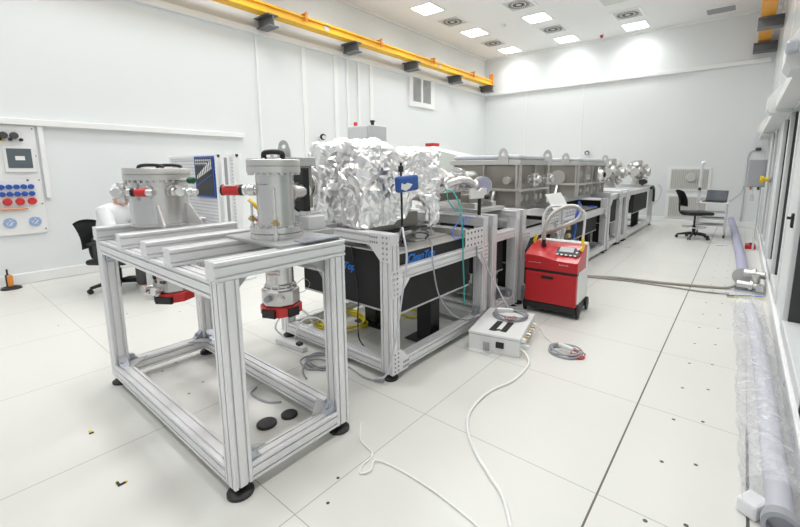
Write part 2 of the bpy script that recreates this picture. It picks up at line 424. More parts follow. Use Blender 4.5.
# ---------------------------------------------------------------- crane rails and their corbels
t = thing('crane_rail', 'long yellow crane rail running high along the left wall', 'crane rail', (-6.8,0,4.06))
MB().box(-6.86,-6.64,YB,12.2,4.06,4.08).box(-6.76,-6.69,YB,12.2,4.08,4.19).box(-6.84,-6.655,YB,12.2,4.19,4.21).build('beam','crane',t)
MB().box(-6.79,-6.70,YB,12.15,4.21,4.245,.006).build('track','crane',t)
for y in (5.0,7.0,9.0,11.0): MB().box(-6.65,-6.62,y-.025,y+.025,4.12,4.29,.004).box(-6.86,-6.62,y-.02,y+.02,4.25,4.275).build('clamp','orange',t)
MB().box(-6.80,-6.64,12.2,12.23,4.06,4.42).build('end_stop','orange',t)
for y in (5.5,9.3): MB().box(-6.69,-6.68,y-.06,y+.06,4.10,4.18).build('plate','grey_light',t)
def corbel(x0, x1, y, label, z0=3.86):
    # H-shaped bracket arm standing out of the wall
    t = thing('crane_corbel', label, 'wall bracket', ((x0+x1)/2, y, z0), 0, 'dark steel crane brackets')
    MB().box(x0,x1,y-.10,y+.10,z0,z0+.02).box(x0,x1,y-.012,y+.012,z0+.02,z0+.18).box(x0,x1,y-.10,y+.10,z0+.18,z0+.2).build('arm','corbel',t)
    return t
for y, lb in ((4.2,'dark H-shaped steel bracket under the left crane rail, nearest the camera'),(6.18,'dark H-shaped steel bracket under the left crane rail, second from the camera'),
          (8.19,'dark H-shaped steel bracket under the left crane rail, just above the wall air grille'),(10.17,'dark H-shaped steel bracket under the left crane rail, right of the wall air grille'),(12.1,'dark H-shaped steel bracket at the far end of the left crane rail')):
    corbel(XL, -6.61, y+.1 if y < 12 else 12.14, lb)
t = thing('crane_rail', 'orange crane rail high along the right wall', 'crane rail', (.08,0,4.22))
MB().box(-.02,.20,YB,12.4,4.22,4.245).box(.075,.105,YB,12.4,4.245,4.4).box(-.02,.20,YB,12.4,4.4,4.425).build('beam','orange_rail',t)
corbel(-.09, XR-.03, 12.27, 'dark H-shaped steel bracket at the far end of the right crane rail', 3.99)
corbel(-.05, XR-.03, 10.4, 'dark H-shaped steel bracket under the right crane rail, the nearer one', 4.02)

# ---------------------------------------------------------------- T-slot frames
def foot(x, y, ztop, parent, r=.055, name='foot'):
    return MB().lathe([(0,r),(.012,r),(.022,r*.75),(.026,.02),(.028,.011),(ztop,.011)], (x,y,0), (0,0,1), 24).build(name, 'black', parent)
def leg(x, y, z0, z1, parent, w=.085, d=.085, fr=.055):
    l = MB().slot((x,y,z0),(x,y,z1), w, d, 2, 2, up=(0,1,0)).build('leg','alu',parent); foot(x, y, z0, l, fr); return l
def gusset(mb, o, ux, uy, s=.16, leg_w=.085, t=.006, dots=None):
    """bolted plate in the corner: ux along the beam away from the corner, uy down the leg"""
    ux = Vector(ux); uy = Vector(uy); o = Vector(o)
    a = leg_w
    mb.prism([(0,0),(a+s,0),(a+s,a),(a,a+s),(0,a+s)], o, ux, uy, t)
    if dots is not None:
        mb.mark(); n = ux.cross(uy).normalized()
        pts = [(a*(.3+.4*i), a*.25+ (a+s-a*.5)*j/4) for i in (0,1) for j in range(5)] + [(a+.03+s*.6*j/3, a*(.3+.4*i)) for i in (0,1) for j in range(4)]
        for p in pts:
            c = o+ux*p[0]+uy*p[1]
            if (p[0]-a) + (p[1]-a) > s*.93 and p[0] > a and p[1] > a: continue
            dots.lathe([(0,.0075),(t+.003,.0075)], c, n, 8, False)
    return mb
def bracket(x, y, z, sx, sy, sz, parent, s=.058):
    """cast zinc corner bracket filling the inside corner at x,y,z"""
    m = MB(); d = V(sx,sy,0); wv = V(-sy,sx,0).normalized()*.024
    P = [V(x,y,z), V(x,y,z)+d*s, V(x,y,z)+V(0,0,sz)*s]
    Q = [p-wv for p in P]+[p+wv for p in P]
    m.poly(Q, [(0,1,2),(3,5,4),(0,3,4,1),(0,2,5,3),(1,4,5,2)])
    c = V(x,y,z)+d*s*.55+V(0,0,sz)*s*.55
    m.lathe([(0,.014),(.012,.014)], c-(d+V(0,0,sz))*.004-wv*.3, d+V(0,0,sz), 10)
    return m.build('corner_bracket','zinc',parent)

# the front frame
FX0, FX1, FY0, FY1, FZ = -3.27, -1.612, .737, 1.395, .992
t = fr = thing('profile_frame', 'silver slotted aluminium floor frame in the foreground carrying two steel chambers', 'frame', ((FX0+FX1)/2,(FY0+FY1)/2,0))
p = .085
for x in (FX0+p/2, FX1-p/2):
    for y in (FY0+p/2, FY1-p/2): leg(x, y, .055, FZ, t, p, p, .058)
for y in (FY0+p/2, FY1-p/2):
    MB().slot((FX0+p,y,FZ-p/2),(FX1-p,y,FZ-p/2), p, p).build('long_beam','alu',t)
    MB().slot((FX0+p,y,.055+p/2),(FX1-p,y,.055+p/2), p, p).build('base_rail','alu',t)
for x in (FX0+p/2, FX1-p/2): MB().slot((x,FY0+p,.055+p/2),(x,FY1-p,.055+p/2), p, p, 2, 2).build('base_rail','alu',t)
for x in (-3.227,-2.77,-2.385,-2.09,-1.66): MB().slot((x,FY0-.01,FZ+p/2),(x,FY1+.01,FZ+p/2), p, p).build('cross_beam','alu',t)
for x, s in ((FX0+p,1),(FX1-p,-1)):
    for y, q in ((FY0+p/2,0),(FY1-p/2,0)):
        bracket(x, y, .055+p, s, 0, 1, t); bracket(x, y, FZ-p, s, 0, -1, t, .06)
for x in (FX0+p/2, FX1-p/2):
    for y, s in ((FY0+p,1),(FY1-p,-1)): bracket(x, y, .055+p, 0, s, 1, t)
# flat corner plates: triangles under the end beams and lying on the base rails
for x, s in ((FX1-p-.004,1),):
    for y, q in ((FY0+p,1),(FY1-p,-1)):
        MB().prism([(0,0),(.085,0),(0,-.085)], (x+.02,y,FZ), (0,q,0), (0,0,1), .006*q).build('gusset_plate','alu_dark',t)
for x, s in ((FX0+p,1),(FX1-p,-1)):
    for y, q in ((FY0+p,1),(FY1-p,-1)):
        MB().prism([(-.01,-.01),(.11,-.01),(-.01,.11)], (x,y,.055+p+.001), (s,0,0), (0,q,0), .004*s*q).build('gusset_plate','alu_dark',t)
MB().box(-2.16,-1.655,1.045,1.40,FZ+p,FZ+p+.014,.002).build('mounting_plate','alu_dark',t)
MB().box(-1.71,-1.63,1.16,1.40,FZ+p+.014,FZ+p+.02).build('cover_strip','zinc',t)

def table_frame(y0, y1, label, x0=-3.05, x1=-1.75, zt=1.02, rail=.735, near_g=True, top_side=False, panel=None, far_top=True, w=.10):
    t = thing('profile_frame', label, 'frame', ((x0+x1)/2,(y0+y1)/2,0), 0, 'slotted aluminium table frames')
    p = .085
    for x in (x0+w/2, x1-w/2):
        for y in (y0+p/2, y1-p/2): leg(x, y, .05, zt-p, t, w, p, .052)
    for y in (y0+p/2, y1-p/2):
        if y < y1-p or far_top: MB().slot((x0,y,zt-p/2),(x1,y,zt-p/2), p, p).build('cross_beam','alu',t)
        MB().slot((x0+w,y,.05+p/2),(x1-w,y,.05+p/2), p, p).build('base_rail','alu',t)
    for x in (x0+w/2, x1-w/2):
        MB().slot((x,y0+p,rail),(x,y1-p,rail), p, p).build('side_rail','alu',t)
        MB().slot((x,y0+p,.05+p/2),(x,y1-p,.05+p/2), p, p).build('base_rail','alu',t)
        if top_side: MB().slot((x,y0+p,zt-p/2),(x,y1-p,zt-p/2), p, p).build('side_rail','alu',t)
    L = y1-y0
    def plate(o, ux, uy, sz, t_=.006):
        g = MB(); gusset(g, o, ux, uy, sz, t=t_, dots=g).paint().build('gusset_plate','alu',t,m2='grey')
    if near_g:
        plate((x1,y0,zt), (-1,0,0), (0,0,-1), .10); plate((x0,y0-.006,zt), (1,0,0), (0,0,-1), .10)
    if L > .8:
        plate((x1+.006,y0,rail+p/2), (0,1,0), (0,0,-1), .10); plate((x1,y1,rail+p/2), (0,-1,0), (0,0,-1), .10)
        plate((x1,y0,.05), (0,1,0), (0,0,1), .08)
    for y, s in ((y0+p,1),(y1-p,-1)): bracket(x1-w/2, y, .05+p, 0, s, 1, t, .07)
    if panel:
        a, b, zz0, zz1 = panel; m = MB().box(x1-.012,x1,a,b,zz0,zz1,.002)
        m.mark(); ny = max(2,int((b-a)/.055)); nz = int((zz1-zz0)/.045)
        for i in range(ny):
            for j in range(nz):
                m.lathe([(0,.010),(.001,.010)], (x1,a+(b-a)*(i+.5)/ny,zz0+(zz1-zz0)*(j+.5)/nz), (1,0,0), 8, False)
        m.paint().build('perforated_plate','alu',t,m2='dark_grey')
    return t
table_frame(1.90,3.19,'slotted aluminium table frame under the foil-wrapped chamber', panel=(2.82,3.105,.78,.935))
table_frame(3.28,3.85,'narrow slotted aluminium frame between the foil-wrapped and the steel box chambers', near_g=False, rail=.80)
FRM = []
FRM.append(table_frame(3.92,5.06,'slotted aluminium table frame under the first steel box chamber, left of the red chiller', panel=(4.46,4.975,.80,.935), near_g=False))
FRM.append(table_frame(5.12,7.32,'slotted aluminium table frame behind the red chiller with an open side', panel=(5.205,5.86,.80,.935), near_g=False, far_top=False))
table_frame(7.42,8.26,'slotted aluminium frame under the nearer flanged cross, right of the open table', near_g=False, rail=.93, w=.14)
table_frame(8.31,8.78,'slim slotted aluminium frame, second from the far end of the row', near_g=False, rail=.93)
table_frame(8.84,11.75,'long slotted aluminium table frame at the far end of the row by the far wall', near_g=False, rail=.93)

# optical tables inside the frames
def optical_table(x0, x1, y0, y1, z0, z1, label, peds, logo=False):
    t = thing('optical_table', label, 'optical table', ((x0+x1)/2,(y0+y1)/2,0), 0, 'black optical tables')
    MB().box(x0,x1,y0,y1,z0+.012,z1-.012,.004).build('core','black_matte',t)
    top = MB().box(x0-.003,x1+.003,y0-.003,y1+.003,z1-.012,z1,.003)
    for i in range(int((x1-x0)/.1)):
        for j in range(int((y1-y0)/.1)): top.lathe([(0,.006),(.0012,.006)], (x0+.05+i*.1,y0+.05+j*.1,z1), (0,0,1), 6, False)
    top.build('tabletop','steel_flange',t)
    MB().box(x0-.003,x1+.003,y0-.003,y1+.003,z0,z0+.014,.003).build('bottom_skin','grey_light',t)
    for x, y in peds:
        l = MB().box(x-.075,x+.075,y-.06,y+.06,.012,z0,.005).build('leg','black',t)
        MB().box(x-.17,x+.17,y-.11,y+.11,0,.012,.003).build('base_plate','black',l)
    return t
ot = optical_table(-2.87,-1.815,2.03,2.985,.425,.87,'black optical table with blue lettering hung inside the frame under the foil chamber', ((-2.62,2.62),(-1.99,2.62)))
text_part('logo','CleanTop',.078,(-2.545,2.028,.685),(1,0,0),(0,0,1),'blue_logo',ot,.001,.3,.002)
text_part('logo','CleanTop',.082,(-1.813,2.14,.782),(0,1,0),(0,0,1),'blue_logo',ot,.001,.3,.002)
MB().box(-1.845,-1.808,2.022,2.055,.425,.87,.003).build('corner_post','white',ot)
for a, b, lb in ((3.38,3.74,'black optical table block inside the narrow frame after the foil chamber'),(4.02,4.86,'black optical table under the first steel box chamber'),
              (5.32,7.15,'black optical table in the open frame behind the red chiller'),(7.54,8.12,'black optical table inside the frame of the nearer flanged cross'),(8.42,8.66,'black optical table inside the slim frame near the far end'),
              (9.65,11.2,'long dark optical table in the far-end frame near the far wall')):
    yy = (a+.1, b-.1) if b-a > .6 else ((a+b)/2,)
    z0, z1 = (.40,.80) if b < 7.3 else (.46,.88)
    optical_table(-2.87, -1.875 if b < 7.3 else -1.80, a, b, z0, z1, lb, [(x,y) for x in (-2.6,-2.02) for y in yy])

# ---------------------------------------------------------------- vacuum hardware
def cross(c, s, label, arms=((1,0,0),(-1,0,0),(0,1,0),(0,-1,0),(0,0,1),(0,0,-1)), name='vacuum_cross', cat='vacuum fitting', L=None, R=None, m='steel_bright', group=None):
    c = Vector(c); t = thing(name, label, cat, c-V(0,0,s*.5 if not L else L), 0, group)
    L = L or s*.5; R = R or s*.33
    body = MB().sphere(c, R*.72)
    for a in arms: body.cyl(c, c+Vector(a).normalized()*L, R*.62, seg=16)
    body.build('body', m, t)
    for a in arms:
        a = Vector(a).normalized(); f = MB().lathe([(0,R),(.14*L,R),(.16*L,R*.97),(.20*L,R*.97),(.22*L,R),(.36*L,R)], c+a*(L*.66), a, 20)
        f.bolts(c+a*L*1.02, a, R*.82, 8, R*.09, R*.10)
        f.build('flange', m, t)
    return t
# big chamber with the two black handles
cx, cy, cz = -3.06, 1.06, FZ+p+.001
t = thing('vacuum_chamber', 'wide steel vacuum drum with two black lid handles on the left of the front frame', 'vacuum chamber', (cx,cy,cz))
MB().lathe([(0,.182),(.012,.182),(.012,.170),(.30,.170)], (cx,cy,cz), (0,0,1), 48).build('body','steel',t)
MB().lathe([(0,.193),(.033,.193),(.035,.189),(.037,.193),(.07,.193),(.075,.190)], (cx,cy,cz+.295), (0,0,1), 48).build('lid','steel_flange',t)
MB().bolts((cx,cy,cz+.278),(0,0,1),.182,30,.009,.017).bolts((cx,cy,cz+.368),(0,0,1),.178,24,.006,.004).build('bolt_ring','steel_bright',t)['kind'] = 'stuff'
for o in (V(.02,-.045,0), V(-.005,.075,0)):
    q = V(cx,cy,cz+.365)+o; d = V(.84,.54,0)
    MB().tube(curve_pts([q-d*.085, q-d*.08+V(0,0,.016), q-d*.04+V(0,0,.024), q+d*.04+V(0,0,.024), q+d*.08+V(0,0,.016), q+d*.085],6),.011,8).build('handle','black',t)
for ang in (-.38,.78,2.2,3.7):                       # hold-down brackets at the foot
    a = V(cos(ang),sin(ang),0)*.75+SR*.5; a.normalize(); n_ = V(cos(ang),sin(ang),0); u = V(-a.y,a.x,0)
    MB().prism([(0,0),(.09,0),(.09,.012),(.014,.14),(0,.14)], V(cx,cy,cz)+n_*.171-u*.006, a, (0,0,1), .012).build('foot_bracket','steel_bright',t)
def port(parent, c, d, r, L, m='steel', fl=True):
    c = Vector(c); d = Vector(d).normalized()
    mb = MB().cyl(c, c+d*L, r, seg=20)
    if fl: mb.lathe([(0,r*1.45),(.012,r*1.45),(.013,r*1.4),(.016,r*1.4),(.017,r*1.45),(.03,r*1.45)], c+d*(L-.03), d, 24).bolts(c+d*L, d, r*1.22, 8, r*.12, r*.12)
    return mb.build('port', m, parent)
C0 = V(cx,cy,1.30); TC = V(.617,-.787,0)
TC = V(.944,-.331,0); SD = V(-.331,-.944,0); dl = SD*.34+TC*.94; dr = SD*-.38+TC*.92
port(t, C0+dl*.165, dl, .026, .05); port(t, C0+dr*.165, dr, .026, .05)
# gauge and cross on the left port, then a cross on the right port
g0 = C0+dl*.225-SL*.035; gd = SL
g = thing('pressure_gauge', 'short red and black gauge on the left port of the wide drum', 'gauge', g0+gd*.05)
MB().cyl(g0-gd*.02, g0+gd*.02, .022, seg=20).build('neck','steel_bright',g)
MB().cyl(g0+gd*.02, g0+gd*.085, .025, seg=20).build('body','red_bright',g); MB().cyl(g0+gd*.085, g0+gd*.10, .022, seg=20).cyl(g0+gd*.10,g0+gd*.12,.025,seg=20).build('cap','black',g)
cross(g0+gd*.17, .115, 'cluster of silver vacuum flanges on the far left, in front of the person in white', arms=(gd,-gd,(0,0,1),(0,0,-1),(gd.y,-gd.x,0),(-gd.y,gd.x,0)), R=.029)
g1 = C0+dr*.245
cross(g1+SR*.02, .08, 'small silver flange cross on the right port of the wide drum', arms=(SR,SL,-TC,TC,(0,0,1)), R=.026)
t = thing('vacuum_fitting', 'stepped silver fitting continuing right from the small cross on the wide drum', 'vacuum fitting', g1+SR*.12)
MB().lathe([(0,.018),(.02,.018),(.021,.027),(.04,.027),(.041,.018),(.065,.018)], g1+SR*.065, SR, 18).build('tube','steel_bright',t)
# green knob valve behind
t = thing('valve', 'dark green valve knob on the right side of the wide drum', 'valve', (-2.80,1.17,1.36))
MB().cyl((-2.89,1.12,1.37),(-2.81,1.155,1.37),.012).build('stem','steel_bright',t); MB().lathe([(0,.017),(.01,.021),(.04,.021),(.046,.016)],(-2.82,1.15,1.37),(.9,.35,0),16).build('knob','green',t)

def turbo_pump(c, ztop, zbot, r, label, parts=True):
    x, y = c; H = ztop-zbot
    t = thing('turbo_pump', label, 'vacuum pump', (x,y,zbot))
    MB().lathe([(0,r*.72),(H*.06,r*.72),(H*.08,r*.55),(H*.16,r*.55),(H*.18,r*.72),(H*.5,r*.72),(H*.52,r*.78),(H*.55,r*.78)], (x,y,ztop), (0,0,-1), 36).build('housing','steel',t)
    MB().bolts((x,y,ztop-H*.57),(0,0,1),r*.80,14,.006,.014).lathe([(0,r*.86),(H*.03,r*.86)],(x,y,ztop-H*.56),(0,0,-1),32).build('clamp_ring','steel_bright',t)
    MB().lathe([(0,r*.93),(H*.02,r),(H*.22,r),(H*.24,r*.95)], (x,y,ztop-H*.585), (0,0,-1), 8, False, phase=pi/8+.3).build('base_body','steel_flange',t)
    MB().lathe([(0,r*1.04),(.004,r*1.1),(H*.145,r*1.1),(H*.155,r*1.02)], (x,y,ztop-H*.83), (0,0,-1), 8, False, phase=pi/8+.3).build('red_band','red_bright',t)
    return t
# pumps hang below the frame
t = turbo_pump((-3.01,1.08), FZ-.02, .55, .108, 'wide turbo pump with a red band hanging under the left drum')
ph = -.5
vd = V(.85,-.85*0.8,0).normalized()   # towards the camera side
for a0, w_, m_, z0, z1 in ((-1.75,.11,'black',.557,.60),(-2.35,.05,'black',.56,.60)):
    d = V(cos(a0+.75),sin(a0+.75),0); u = V(-d.y,d.x,0); c = V(-3.01,1.08,0)+d*.111
    MB().obox(c+V(0,0,(z0+z1)/2), (w_,.02,z1-z0), Matrix((u,d,V(0,0,1))).transposed(), .002).build('control_panel',m_,t)
d = V(.25,-.97,0); u = V(.97,.25,0); c = V(-3.01,1.08,.70)+d*.100
MB().obox(c, (.10,.004,.018), Matrix((u,d,V(0,0,1))).transposed()).build('label_strip','dark_grey',t)
MB().obox(c+V(0,0,.035), (.045,.004,.018), Matrix((u,d,V(0,0,1))).transposed()).build('warning_label','orange',t)
for k in (-.09,.01):
    cc = V(-3.01,1.08,.65)+d*.098+u*k
    MB().cyl(cc, cc+d*.05, .022, seg=12).cyl(cc+d*.05,cc+d*.06,.028,seg=12).sphere(cc+d*.03+V(0,0,-.02),.02).build('connector','steel_bright',t)
sx, sy = -1.915, 1.20
t = turbo_pump((sx,sy), FZ+.03, .665, .098, 'narrow turbo pump with a red band and black panels hanging under the slim drum')
d = V(.62,-.78,0).normalized(); u = V(.78,.62,0)
MB().obox(V(sx,sy,.905)+d*.0765-u*.005, (.066,.003,.026), Matrix((u,d,V(0,0,1))).transposed()).build('sticker','paper',t)
scribble('sticker_text',9,.010,.052,V(sx,sy,.900)+d*.0788-u*.033,u,'red_bright',t,-d)
for a0, ww in ((-1.22,.075),(.05,.06)):
    dd = V(cos(a0),sin(a0),0); uu = V(-dd.y,dd.x,0)
    MB().obox(V(sx,sy,.695)+dd*.10, (ww,.018,.042), Matrix((uu,dd,V(0,0,1))).transposed(), .002).build('control_panel','black',t)
for k, m_ in ((-.035,'cable_grey'),(.035,'steel_bright')):
    cc = V(sx,sy,.775)+d*.085+u*k; MB().cyl(cc,cc+d*.022,.017,seg=16).cyl(cc+d*.022,cc+d*.03,.012,seg=16).build('connector',m_,t)
tag(MB().tube(curve_pts([V(sx,sy,.83)+u*.09, V(sx,sy,.86)+u*.13, V(sx,sy,.83)+u*.16, V(sx,sy,.79)+u*.13, V(sx,sy,.78)+u*.095],8),.0018,6).build('ground_wire','cable_taupe',None,(sx,sy,.78)),'thin wire loop on the side of the narrow hanging pump','wire')

# slim chamber
cz = FZ+p+.014
t = thing('vacuum_chamber', 'slim upright steel vacuum drum above the right end of the front frame', 'vacuum chamber', (sx,sy,cz))
MB().lathe([(0,.133),(.026,.133),(.028,.127),(.031,.133),(.058,.133),(.060,.092),(.335,.092)], (sx,sy,cz), (0,0,1), 48).build('body','steel',t)
lid = MB().lathe([(0,.132),(.03,.132),(.032,.128),(.034,.132),(.062,.132),(.066,.129)], (sx,sy,cz+.335), (0,0,1), 48).build('lid','steel_flange',t)
MB().bolts((sx,sy,cz+.322),(0,0,1),.121,24,.008,.014).bolts((sx,sy,cz+.40),(0,0,1),.12,20,.006,.006).bolts((sx,sy,cz+.058),(0,0,1),.118,22,.007,.010).build('bolt_ring','steel_bright',t)['kind'] = 'stuff'
q = V(sx,sy,cz+.40); d = V(.9,.45,0).normalized()
MB().tube(curve_pts([q-d*.05, q-d*.045+V(0,0,.035), q+d*.045+V(0,0,.035), q+d*.05],6),.014,8).build('handle','black',t)
port(t, V(sx,sy,1.335)+SL*.085, SL, .02, .05); port(t, V(sx,sy,1.315)+V(-.5,.87,0)*.08, V(-.5,.87,0), .045, .05)
scribble('engraving',7,.007,.055,V(sx,sy,1.365)+V(.62,-.785,0)*.0925-V(.785,.62,0)*.055,V(.785,.62,0),'dark_grey',t,V(-.62,.785,0))
for a0, hh in ((-.60,.13),(-2.75,.05)):
    dd = V(cos(a0),sin(a0),0); q = V(sx,sy,cz)+dd*.150
    b_ = thing('vent_valve', 'thin upright steel vent valve with brass nut in front of the slim drum' if hh > .1 else 'short steel valve with brass nut left of the slim drum', 'valve', q)
    MB().cyl(q-V(0,0,.014), q+V(0,0,.13+hh), .0065, seg=10).cyl(q-V(0,0,.014),q+V(0,0,.06),.011,seg=10).build('stem','steel_bright',b_)
    MB().lathe([(0,.014),(.03,.014)], q+V(0,0,.075),(0,0,1),6,False).cyl(q+V(0,0,.09)-SR*.018,q+V(0,0,.09)+SR*.018,.009,seg=10).build('nut','brass',b_)
# red gauge on the slim drum
g0 = V(sx,sy,1.335)+SL*.135
g = thing('pressure_gauge', 'long red gauge with white label on the left port of the slim drum', 'gauge', g0+SL*.08)
MB().cyl(g0, g0+SL*.03, .018, seg=16).lathe([(0,.027),(.015,.027)], g0+SL*.012, SL, 16).build('connector','steel_bright',g)
MB().cyl(g0+SL*.04, g0+SL*.135, .028, seg=24).build('body','red_bright',g); MB().cyl(g0+SL*.03,g0+SL*.045,.029,seg=24).cyl(g0+SL*.13,g0+SL*.14,.029,seg=24).build('cap','black',g)
MB().obox(g0+SL*.088+V(0,0,.024)+V(.617,-.787,0)*.012, (.06,.03,.006), Matrix((SR,V(-.617,.787,0),V(0,0,1))).transposed()).build('label','paper',g)
# black gate valve, lugged box chamber and its base between the slim drum and the foil chamber
t = thing('gate_valve', 'flat black gate valve between the slim drum and the tan steel box', 'valve', (-1.93,1.43,1.09))
MB().box(-2.06,-1.965,1.415,1.455,1.20,1.45,.004).build('plate','black',t); MB().cyl((-1.96,1.28,1.315),(-2.01,1.415,1.315),.05).cyl((-2.03,1.455,1.315),(-2.40,1.60,1.315),.05).cyl((-2.03,1.435,1.175),(-2.03,1.435,1.20),.03).build('neck','steel_bright',t)
MB().tube(curve_pts([(-1.99,1.41,1.36),(-1.96,1.36,1.34),(-1.98,1.32,1.27),(-2.0,1.40,1.20)],8),.006,6).build('cable','black',t)
t = thing('vacuum_chamber', 'tan steel box chamber with a lifting eye left of the foil wrap', 'vacuum chamber', (-2.38,1.66,1.12))
MB().box(-2.58,-2.37,1.55,1.78,1.17,1.52,.006).build('body','steel_warm',t); MB().box(-2.60,-2.35,1.53,1.80,1.46,1.52,.004).build('flange','steel_flange',t)
def lug_part(c, ux, w, h, th, parent, m='steel_flange', name='lifting_lug'):
    c = Vector(c); ux = Vector(ux).normalized(); n = ux.cross(V(0,0,1)); P = []; k = 12
    outer = [(-w/2,0),(-w/2*.92,h*.45)]+[(w*.38*cos(pi-pi*i/10), h*.62+h*.38*sin(pi-pi*i/10)) for i in range(11)]+[(w/2*.92,h*.45),(w/2,0)]
    hole = [(w*.16*cos(2*pi*i/k), h*.62+w*.16*sin(2*pi*i/k)) for i in range(k)]
    bm = MB(); b = bm.bm
    def ring(pts, off): return [b.verts.new(c+ux*a+V(0,0,z)+n*off) for a, z in pts]
    for off in (-th/2, th/2):
        O = ring(outer, off); Hh = ring(hole, off)
        es = [b.edges.new((O[i],O[(i+1)%len(O)])) for i in range(len(O))]+[b.edges.new((Hh[i],Hh[(i+1)%k])) for i in range(k)]
        bmesh.ops.triangle_fill(b, edges=es, use_beauty=True)
        if off < 0: O0, H0 = O, Hh
    for A, B in ((O0,O),(H0,Hh)):
        for i in range(len(A)): b.faces.new((A[i],A[(i+1)%len(A)],B[(i+1)%len(A)],B[i]))
    return bm.build(name, m, parent)
lug_part((-2.42,1.60,1.52), (.787,.617,0), .09, .11, .014, t)
MB().cyl((-2.38,1.56,1.52),(-2.38,1.56,1.55),.012).cyl((-2.50,1.56,1.52),(-2.50,1.56,1.545),.012).build('bolt','steel_bright',t)
port(t, (-2.47,1.77,1.32), (0,1,0), .06, .07)
t = thing('support_block', 'grey aluminium support block and bracket under the tan steel box', 'support', (-2.2,1.65,1.02))
MB().box(-2.36,-1.99,1.45,1.64,1.02,1.075,.004).box(-2.5,-2.3,1.60,1.98,1.02,1.05,.004).build('base','alu_dark',t); MB().box(-2.20,-2.04,1.49,1.62,1.075,1.155,.004).build('block','alu',t); MB().box(-2.55,-2.13,1.47,1.66,1.155,1.17,.003).build('plate','steel_flange',t)
for x, y in ((-2.16,1.49),(-2.10,1.49),(-2.04,1.5)): MB().cyl((x,y,1.17),(x,y,1.2),.011).build('bolt','steel_bright',t)

# ---------------------------------------------------------------- foil wrapped chamber
def foil_wrap():
    mb = MB(); b = mb.bm; rnd = random.Random(3)
    X0, X1, Y0, Y1, Z0, Z1 = -2.66, -2.05, 1.93, 2.97, 1.0, 1.63; cell = .027; rad = .11
    nx, ny, nz = round((X1-X0)/cell), round((Y1-Y0)/cell), round((Z1-Z0)/cell); P = {}
    def vert(i, j, k):
        key = (i,j,k)
        if key in P: return P[key]
        p = V(X0+(X1-X0)*i/nx, Y0+(Y1-Y0)*j/ny, Z0+(Z1-Z0)*k/nz)
        c = V(min(max(p.x,X0+rad),X1-rad), min(max(p.y,Y0+rad*.6),Y1-rad), min(max(p.z,Z0+.02),Z1-rad))
        d = p-c; d = d.normalized() if d.length > 1e-6 else V(0,0,1)
        m_ = max(abs((p-c).x)/rad, abs((p-c).y)/rad, abs((p-c).z)/rad, 1e-6)
        q = c+d*min(rad, (p-c).length if m_ >= 1 else (p-c).length)
        v = (q.y-Y0)/(Y1-Y0)
        s_ = 1-.10*max(0,v-.55)/.45; q.x = -2.36+(q.x+2.36)*s_*(1+.04*sin(v*9)); 
        top = .03*sin(v*6.3+.8)-.02*sin(v*17); f = (q.z-Z0)/(Z1-Z0); q.z += top*f
        low = .19*min(1,max(0,(v-.32)*3.2))+.025*sin(v*23); q.z += low*(1-f)
        ridge = lambda w: noise.voronoi(w)[0][1]-noise.voronoi(w)[0][0]
        q += d*((ridge(q*4.5)-.35)*.055+(ridge(q*10+V(3,1,2))-.3)*.03)+noise.noise_vector(q*3)*.02
        q += V(rnd.uniform(-1,1),rnd.uniform(-1,1),rnd.uniform(-1,1))*.0075
        q.x = min(q.x,-2.0); q.y = max(q.y,1.875); q.z = max(q.z,1.024)
        P[key] = b.verts.new(q); return P[key]
    def face(a_, b_, c_, d_):
        if rnd.random() < .5: b.faces.new((a_,b_,c_)); b.faces.new((a_,c_,d_))
        else: b.faces.new((a_,b_,d_)); b.faces.new((b_,c_,d_))
    for i in range(nx):
        for k in range(nz):
            for j in (0,ny): face(vert(i,j,k),vert(i+1,j,k),vert(i+1,j,k+1),vert(i,j,k+1))
    for j in range(ny):
        for k in range(nz):
            for i in (0,nx): face(vert(i,j,k),vert(i,j+1,k),vert(i,j+1,k+1),vert(i,j,k+1))
    for i in range(nx):
        for j in range(ny):
            for k in (0,nz): face(vert(i,j,k),vert(i+1,j,k),vert(i+1,j+1,k),vert(i,j+1,k))
    return mb
def crumple(path, radii, seed, n=20, amp=.02):
    bm = MB(); b = bm.bm; rnd = random.Random(seed); pts = curve_pts(path, 6); rings = []
    for i, p in enumerate(pts):
        f = i/(len(pts)-1)*(len(radii)-1); k = min(int(f),len(radii)-2); r = radii[k]+(radii[k+1]-radii[k])*(f-k)
        rings.append([b.verts.new(p+V(cos(2*pi*a/n),sin(2*pi*a/n),0)*r*(1+rnd.uniform(-.25,.2))+V(0,0,rnd.uniform(-amp,amp))) for a in range(n)])
    for i in range(len(rings)-1):
        for a in range(n):
            q = (rings[i][a],rings[i][(a+1)%n],rings[i+1][(a+1)%n],rings[i+1][a])
            b.faces.new((q[0],q[1],q[2])); b.faces.new((q[0],q[2],q[3]))
    b.faces.new(rings[0]); b.faces.new(rings[-1]); return bm
t = thing('foil_wrapped_chamber', 'large chamber wrapped in crumpled aluminium foil on the second frame', 'vacuum chamber', (-2.36,2.45,1.02))
foil_wrap().build('foil_wrap','foil',t)
crumple([(-2.0,2.64,1.22),(-1.97,2.64,1.14),(-1.97,2.65,1.06),(-1.98,2.65,.99)], [.08,.065,.05,.065,.02], 5).build('foil_tail','foil',t)
MB().box(-2.60,-2.18,2.10,2.72,.955,1.08,.005).build('base','steel_warm',t)
MB().box(-2.64,-2.12,2.04,2.78,.94,.957,.003).build('base_plate','dark_grey',t)  # dark tone stands in for the shadow under the foil
for x, y in ((-2.6,2.1),(-2.14,2.1),(-2.6,2.68),(-2.14,2.68)): MB().cyl((x,y,.871),(x,y,.942),.022,seg=12).build('leg','steel_flange',t)
